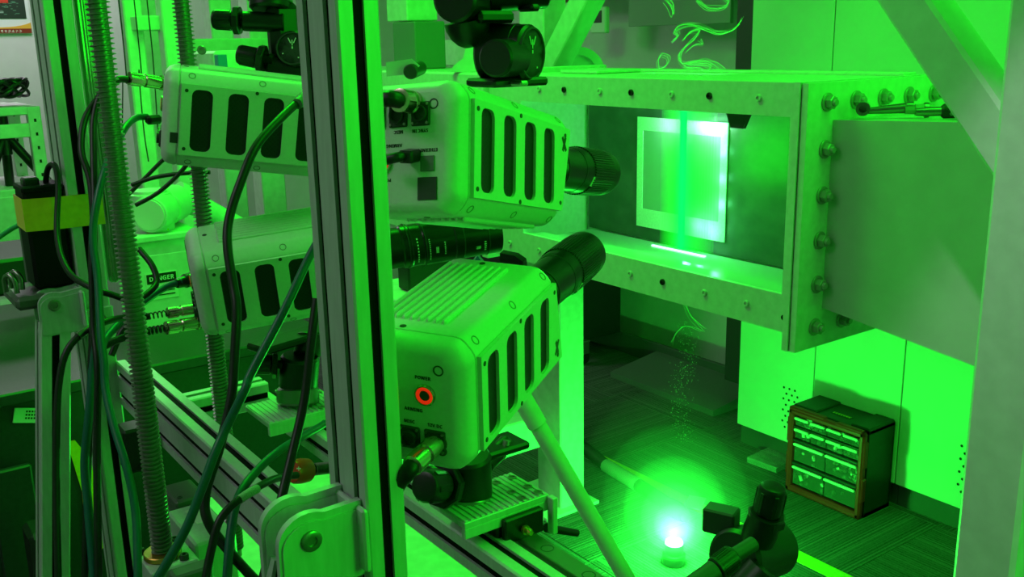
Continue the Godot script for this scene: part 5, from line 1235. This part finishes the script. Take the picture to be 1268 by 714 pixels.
func white_stand() -> void:
	var s := thing("steel_stand", "white welded steel stand with posts and a diagonal brace carrying the tunnel", "stand", Vector3(-2.4, 0, -1.9))
	# leg under the tunnel with its foot plate and the rail to the left
	var f := Vector3(-2.423, 0, -1.8838)
	obj("leg", MB.new().box(Vector3(-2.3619, 0.4397, -1.84) * Vector3(1, 0, 1) + Vector3(0, .43, -.04), Vector3(.125, .86, .1), .004), M.paint, s)
	var fp := obj("foot_plate", MB.new().box(Vector3(-2.40, .006, -1.86), Vector3(.26, .012, .22), .002), M.paint, s)
	obj("anchor_hole", MB.new().cyl(Vector3(-2.3385, 0.0121, -1.8074), Vector3(-2.3377, 0.0126, -1.8068), .011, 14), M.ink, fp)
	obj("low_rail", MB.new().box(Vector3(-2.41, .27, -1.50), Vector3(.09, .11, .60), .004), M.paint, s)
	obj("leg", MB.new().box(Vector3(-2.41, .15, -1.22), Vector3(.08, .3, .08), .004), M.paint, s)
	# tall posts and brace above the tunnel
	var a := Vector3(-2.5073, 1.6237, -2.12); var b := Vector3(-2.7274, 1.3657, -2.12)
	var d := (a - b).normalized()
	obj("brace", MB.new().box((a + b) / 2 + d * .2, Vector3((a - b).length() + .9, .075, .08), .004, Basis(d, Vector3.BACK.cross(d), Vector3.BACK)), M.paint, s)
	obj("post", MB.new().box(Vector3(-2.794, 1.5283, -2.16) * Vector3(1, 0, 1) + Vector3(0, 1.1, 0), Vector3(.14, 2.2, .1), .004), M.paint, s)
	obj("cross_beam", MB.new().box(Vector3(-2.9728, 1.5599, -2.18) * Vector3(1, 0, 1) + Vector3(-.35, 1.46, 0), Vector3(.9, .1, .08), .004), M.paint, s)
	obj("pipe_end", MB.new().lathe(Vector3(-2.9506, 1.3728, -2.45), Vector3(-2.8302, 1.378, -2.35), [[0, .10], [.012, .10], [.012, .085], [.1, .085], [.1, .1], [.112, .1], [.112, .07], [.09, .07], [.09, 0]], 36), M.paint, s)
	# posts left of the upper left camera
	var g := thing("steel_gantry", "white steel gantry with upright posts and a short cross piece behind the lead screws", "gantry", Vector3(-3.2, 0, -1.2))
	for q in [[160, 20, .075], [213, 20, .1], [272, 14, .085]]:
		pass
	for q in [[Vector3(-3.204, 1.5983, -0.8844), 0.055], [Vector3(-3.1633, 1.4998, -0.9869), 0.06], [Vector3(-3.788, 1.5261, -1.366), 0.085], [Vector3(-3.7861, 1.5016, -1.0928), 0.09], [Vector3(-3.843, 1.4929, -1.5404), 0.1]]:
		obj("post", MB.new().box(Vector3(q[0].x, 1.575, q[0].z) if q[0].z > -1.1 and q[0].x > -3.27 else Vector3(q[0].x, 1.2, q[0].z), Vector3(q[1], 1.65 if q[0].z > -1.1 and q[0].x > -3.27 else 2.4, q[1]), .005), M.paint, g)
	for q in [[Vector3(-3.1635, 1.5758, -0.878), Vector3(-3.212, 1.5758, -1.0406), 0.045], [Vector3(-3.4354, 1.5003, -1.0502), Vector3(-3.6169, 1.5003, -1.5166), 0.06]]:
		var m: Vector3 = (q[0] + q[1]) / 2
		var dd: Vector3 = q[1] - q[0]
		obj("cross_piece", MB.new().box(m, Vector3(dd.length(), q[2], q[2]), .004, Basis(dd.normalized(), Vector3.UP, dd.normalized().cross(Vector3.UP))), M.paint, g)
	var pc := Vector3(-3.1908, 1.4497, -1.1923)
	var pk := thing("equipment_box", "white equipment box with a small blue label behind the upper left camera", "box", pc - Vector3(0, .3, 0))
	obj("body", MB.new().box(pc + Vector3(.0, -.14, -.06), Vector3(.26, .36, .34), .008), M.paint, pk)
	obj("blue_label", MB.new().box(Vector3(-3.0137, 1.4488, -1.0849), Vector3(.03, .06, .03), .002), M.blue, pk)
	fastener(pk, "screw", Vector3(-3.0568, 1.4932, -1.044), Vector3(.8, 0, .5).normalized(), .014, .006, M.screw)
	# grey cabinet and bright sheets in the gap above the upper right camera
	single("grey_cabinet", MB.new().box(Vector3(-2.98, 1.493, -1.77), Vector3(.15, .155, .12), .004), M.grey_blue, "grey cabinet seen between the thick upright and the upper right geared head", "cabinet")
	single("white_box", MB.new().box(Vector3(-3.02, 1.625, -1.77), Vector3(.14, .105, .12), .004), M.paint, "bright white box on top of the grey cabinet, right of the thick upright", "box")
	var sh := PackedVector2Array([Vector2(-.06, -.01), Vector2(.075, -.01), Vector2(.06, .015), Vector2(.035, .05), Vector2(.0, .075), Vector2(-.012, .06), Vector2(-.02, .03), Vector2(-.05, .008)])
	single("paper_cone", MB.new().prism(sh, Transform3D(Basis(Vector3(.5871, 0, -.8093), Vector3.UP, Vector3(.8093, 0, .5871)), Vector3(-2.47, 1.426, -1.64)), .02), M.paint, "crumpled white sheet standing up behind the upper right camera", "paper")
	single("paper_scrap", MB.new().prism(PackedVector2Array([Vector2(-.02, -.008), Vector2(.008, -.006), Vector2(.014, .002), Vector2(.006, .009), Vector2(-.02, .006)]), Transform3D(Basis(Vector3(.5871, 0, -.8093), Vector3.UP, Vector3(.8093, 0, .5871)), Vector3(-0.8931, 1.4759, -0.5139)), .004), M.paint, "crumpled white scrap beside the upright, above the upper right camera", "paper")
	single("roll", MB.new().cyl(Vector3(-0.881, 1.4721, -0.5114), Vector3(-0.9114, 1.4749, -0.541), .0075, 20, .001), M.dark_grey, "short dark roll lying above the upper right camera beside the upright", "roll")
	obj("shelf", MB.new().box(Vector3(-1.82, .962, -1.15), Vector3(.3, .012, .34), .002), M.paint, s)
	obj("shelf_post", MB.new().box(Vector3(-1.85, .478, -1.13), Vector3(.04, .956, .04), .002), M.paint, s)
	single("dark_monitor", MB.new().box(Vector3(-1.8524, 0.9995, -1.0938), Vector3(.05, .06, .12), .004), M.dark_cabinet, "dark box seen below the long black lens and above the nearest camera", "box")
	single("blue_box", MB.new().prism(PackedVector2Array([Vector2(-.03, -.02), Vector2(.03, -.02), Vector2(.0, .02)]), Transform3D(Basis(Vector3(.5871, 0, -.8093), Vector3.UP, Vector3(.8093, 0, .5871)), Vector3(-1.7889, 1.0218, -1.1918)), .03), M.blue_dark, "small blue pointed object below the tip of the long black lens", "box")

func right_frame() -> void:
	var t := thing("grey_steel_frame", "white painted steel post and diagonal brace, grey in the shade, at the right edge", "frame", Vector3(-.72, 0, -1.5))
	var p := Vector3(-0.7782, 1.1838, -1.46)
	obj("post", MB.new().box(Vector3(p.x + .05, 1.2, -1.51), Vector3(.1, 2.4, .1), .007), M.post_paint, t)
	var a := Vector3(-1.0066, 1.5538, -1.468); var b := Vector3(-0.7784, 1.2808, -1.468)
	var a2 := Vector3(-0.9098, 1.5496, -1.468); var b2 := Vector3(-0.7732, 1.3999, -1.468)
	var d := (b - a).normalized()
	var n := Vector3(d.y, -d.x, 0)
	if n.y < 0: n = -n
	var wdt: float = (a2 - a).dot(n)
	var mid: Vector3 = (a + b) / 2 + n * wdt / 2 - d * .25
	obj("brace", MB.new().box(Vector3(mid.x, mid.y, -1.508), Vector3((b - a).length() + .72, wdt, .08), .006, Basis(d, n, d.cross(n))), M.post_paint, t)

func photo_print() -> ImageTexture:
	# the banner's dark photograph: pale machinery shapes on dark green
	var im := Image.create(64, 32, false, Image.FORMAT_RGBA8)
	im.fill(Color(.08, .13, .11))
	rng.seed = 9
	for k in 70:
		var x := rng.randi_range(0, 38); var y := rng.randi_range(8, 28)
		var v := rng.randf_range(.2, .62)
		im.fill_rect(Rect2i(x, y, rng.randi_range(1, 5), rng.randi_range(1, 4)), Color(v * .85, v, v * .93))
	for k in 20:
		var x := rng.randi_range(42, 58); var y := rng.randi_range(10, 26)
		im.fill_rect(Rect2i(x, y, rng.randi_range(1, 4), 1), Color(.3, .5, .4))
	return ImageTexture.create_from_image(im)

func more_materials() -> void:
	M.steel_painted = mat(Color(.62, .62, .6), .35, .35)
	M.duct = noisy(Color(.70, .71, .70), Color(.74, .75, .74), .02, .45, 0.0, Vector3(2, 2, 2))
	M.board_grey = mat(Color(.55, .56, .56), .5)
	M.brown = mat(Color(.35, .2, .1), .5)
	M.ramp = noisy(Color(.34, .35, .35), Color(.38, .39, .39), .08, .6, 0.0, Vector3(5, 5, 5))
	M.organiser_case = mat(Color(.10, .115, .11), .5)
	M.drawer_clear = mat(Color(.8, .85, .82, .05), .1); M.drawer_clear.transparency = BaseMaterial3D.TRANSPARENCY_ALPHA
	M.drawer_lip = mat(Color(.9, .93, .91), .12)
	M.speckle = noisy(Color(.25, .26, .25), Color(.95, .95, .93), .25, .6, 0.0, Vector3(14, 14, 14))
	M.pocket_shade = mat(Color(.5, .51, .5), .5)
	M.teal_light = mat(Color(.2, .7, .4), .45)  # bright green cable colour
	M.wall_sheet = mat(Color(.84, .82, .86), .6)
	M.red = mat(Color(.75, .12, .14), .5)
	M.dark_red = mat(Color(.5, .08, .08), .5)
	M.gold = mat(Color(.85, .62, .22), .5)
	M.grey_blue = mat(Color(.42, .44, .45), .5)
	M.blue_dark = mat(Color(.12, .28, .5), .4)
	M.post_paint = noisy(Color(.74, .76, .75), Color(.79, .81, .8), .025, .5, 0.0, Vector3(3, 3, 3))

func _ready() -> void:
	materials()
	more_materials()
	lights()
	room()
	back_of_room()
	wind_tunnel()
	laser()
	right_frame()
	left_background()
	frame()
	pivot_bracket("rounded aluminium pivot bracket on the front of the far left upright, black slot below", Vector3(-1.66, 1.105, -.29), -.335, Vector3(-1.66, 0.618, -0.2318))
	pivot_bracket("rounded aluminium pivot bracket on the front of the thick upright at bottom centre", Vector3(-.712, 1.093, -.298), -.3475, Vector3(-.712, .75, -.21))
	lead_screws()
	power_adapter()
	cameras()
	heads()
	cables()
	tools_on_duct()
	smoke()

func cameras() -> void:
	var g := "white high-speed cameras aimed at the tunnel window"
	var c1 := make_camera("upper left white high-speed camera, its vented side behind the two lead screws", Transform3D(Basis(Vector3(0.94720, -0.04260, 0.31779), Vector3(0.08684, 0.98818, -0.12637), Vector3(-0.30865, 0.14729, 0.93970)), Vector3(-1.37396, 1.39675, -0.52926)), Vector3(0.00000, -0.00000, -0.12000), Vector3(0.00000, 0.00000, -0.32000), 1, g)
	make_camera("lower left white high-speed camera, its long lens emerging right of the thick upright", Transform3D(Basis(Vector3(0.94005, -0.21758, 0.26262), Vector3(0.18559, 0.97241, 0.14133), Vector3(-0.28613, -0.08412, 0.95449)), Vector3(-1.34885, 1.18213, -0.53959)), Vector3(0.00000, -0.00000, -0.12000), Vector3(0.00000, 0.00000, -0.34500), 1, g)
	make_camera("upper right white high-speed camera mounted upside down, dark emblem beside its lens", Transform3D(Basis(Vector3(-0.88797, -0.07881, 0.45310), Vector3(0.16818, -0.97262, 0.16042), Vector3(0.42805, 0.21865, 0.87691)), Vector3(-0.89108, 1.37529, -0.57819)), Vector3(-0.00008, -0.00867, -0.12000), Vector3(-0.00023, -0.02477, -0.38480), 0, g)
	var c4 := make_camera("lower right white high-speed camera nearest to the viewer, red ring on its back", Transform3D(Basis(Vector3(0.84240, -0.04440, -0.53702), Vector3(0.09214, 0.99379, 0.06237), Vector3(0.53091, -0.10202, 0.84126)), Vector3(-0.80853, 1.19095, -0.51066)), Vector3(0.00347, -0.00535, -0.12000), Vector3(0.00992, -0.01528, -0.39346), 0, g)
	obj("serial_label", MB.new().box(Vector3(.0632, -.026, .1015), Vector3(.0012, .014, .010), .0003, Basis(Vector3.UP, -.1)), M.dark_grey, c1)
	obj("lens_clamp", MB.new().prism(PackedVector2Array([Vector2(-.016, -.03), Vector2(.020, -.03), Vector2(.018, .002), Vector2(.006, .009), Vector2(-.016, .011)]), Transform3D(Basis.IDENTITY, Vector3(-0.0833, -0.0248, -0.3695)), .014), M.black, c4)
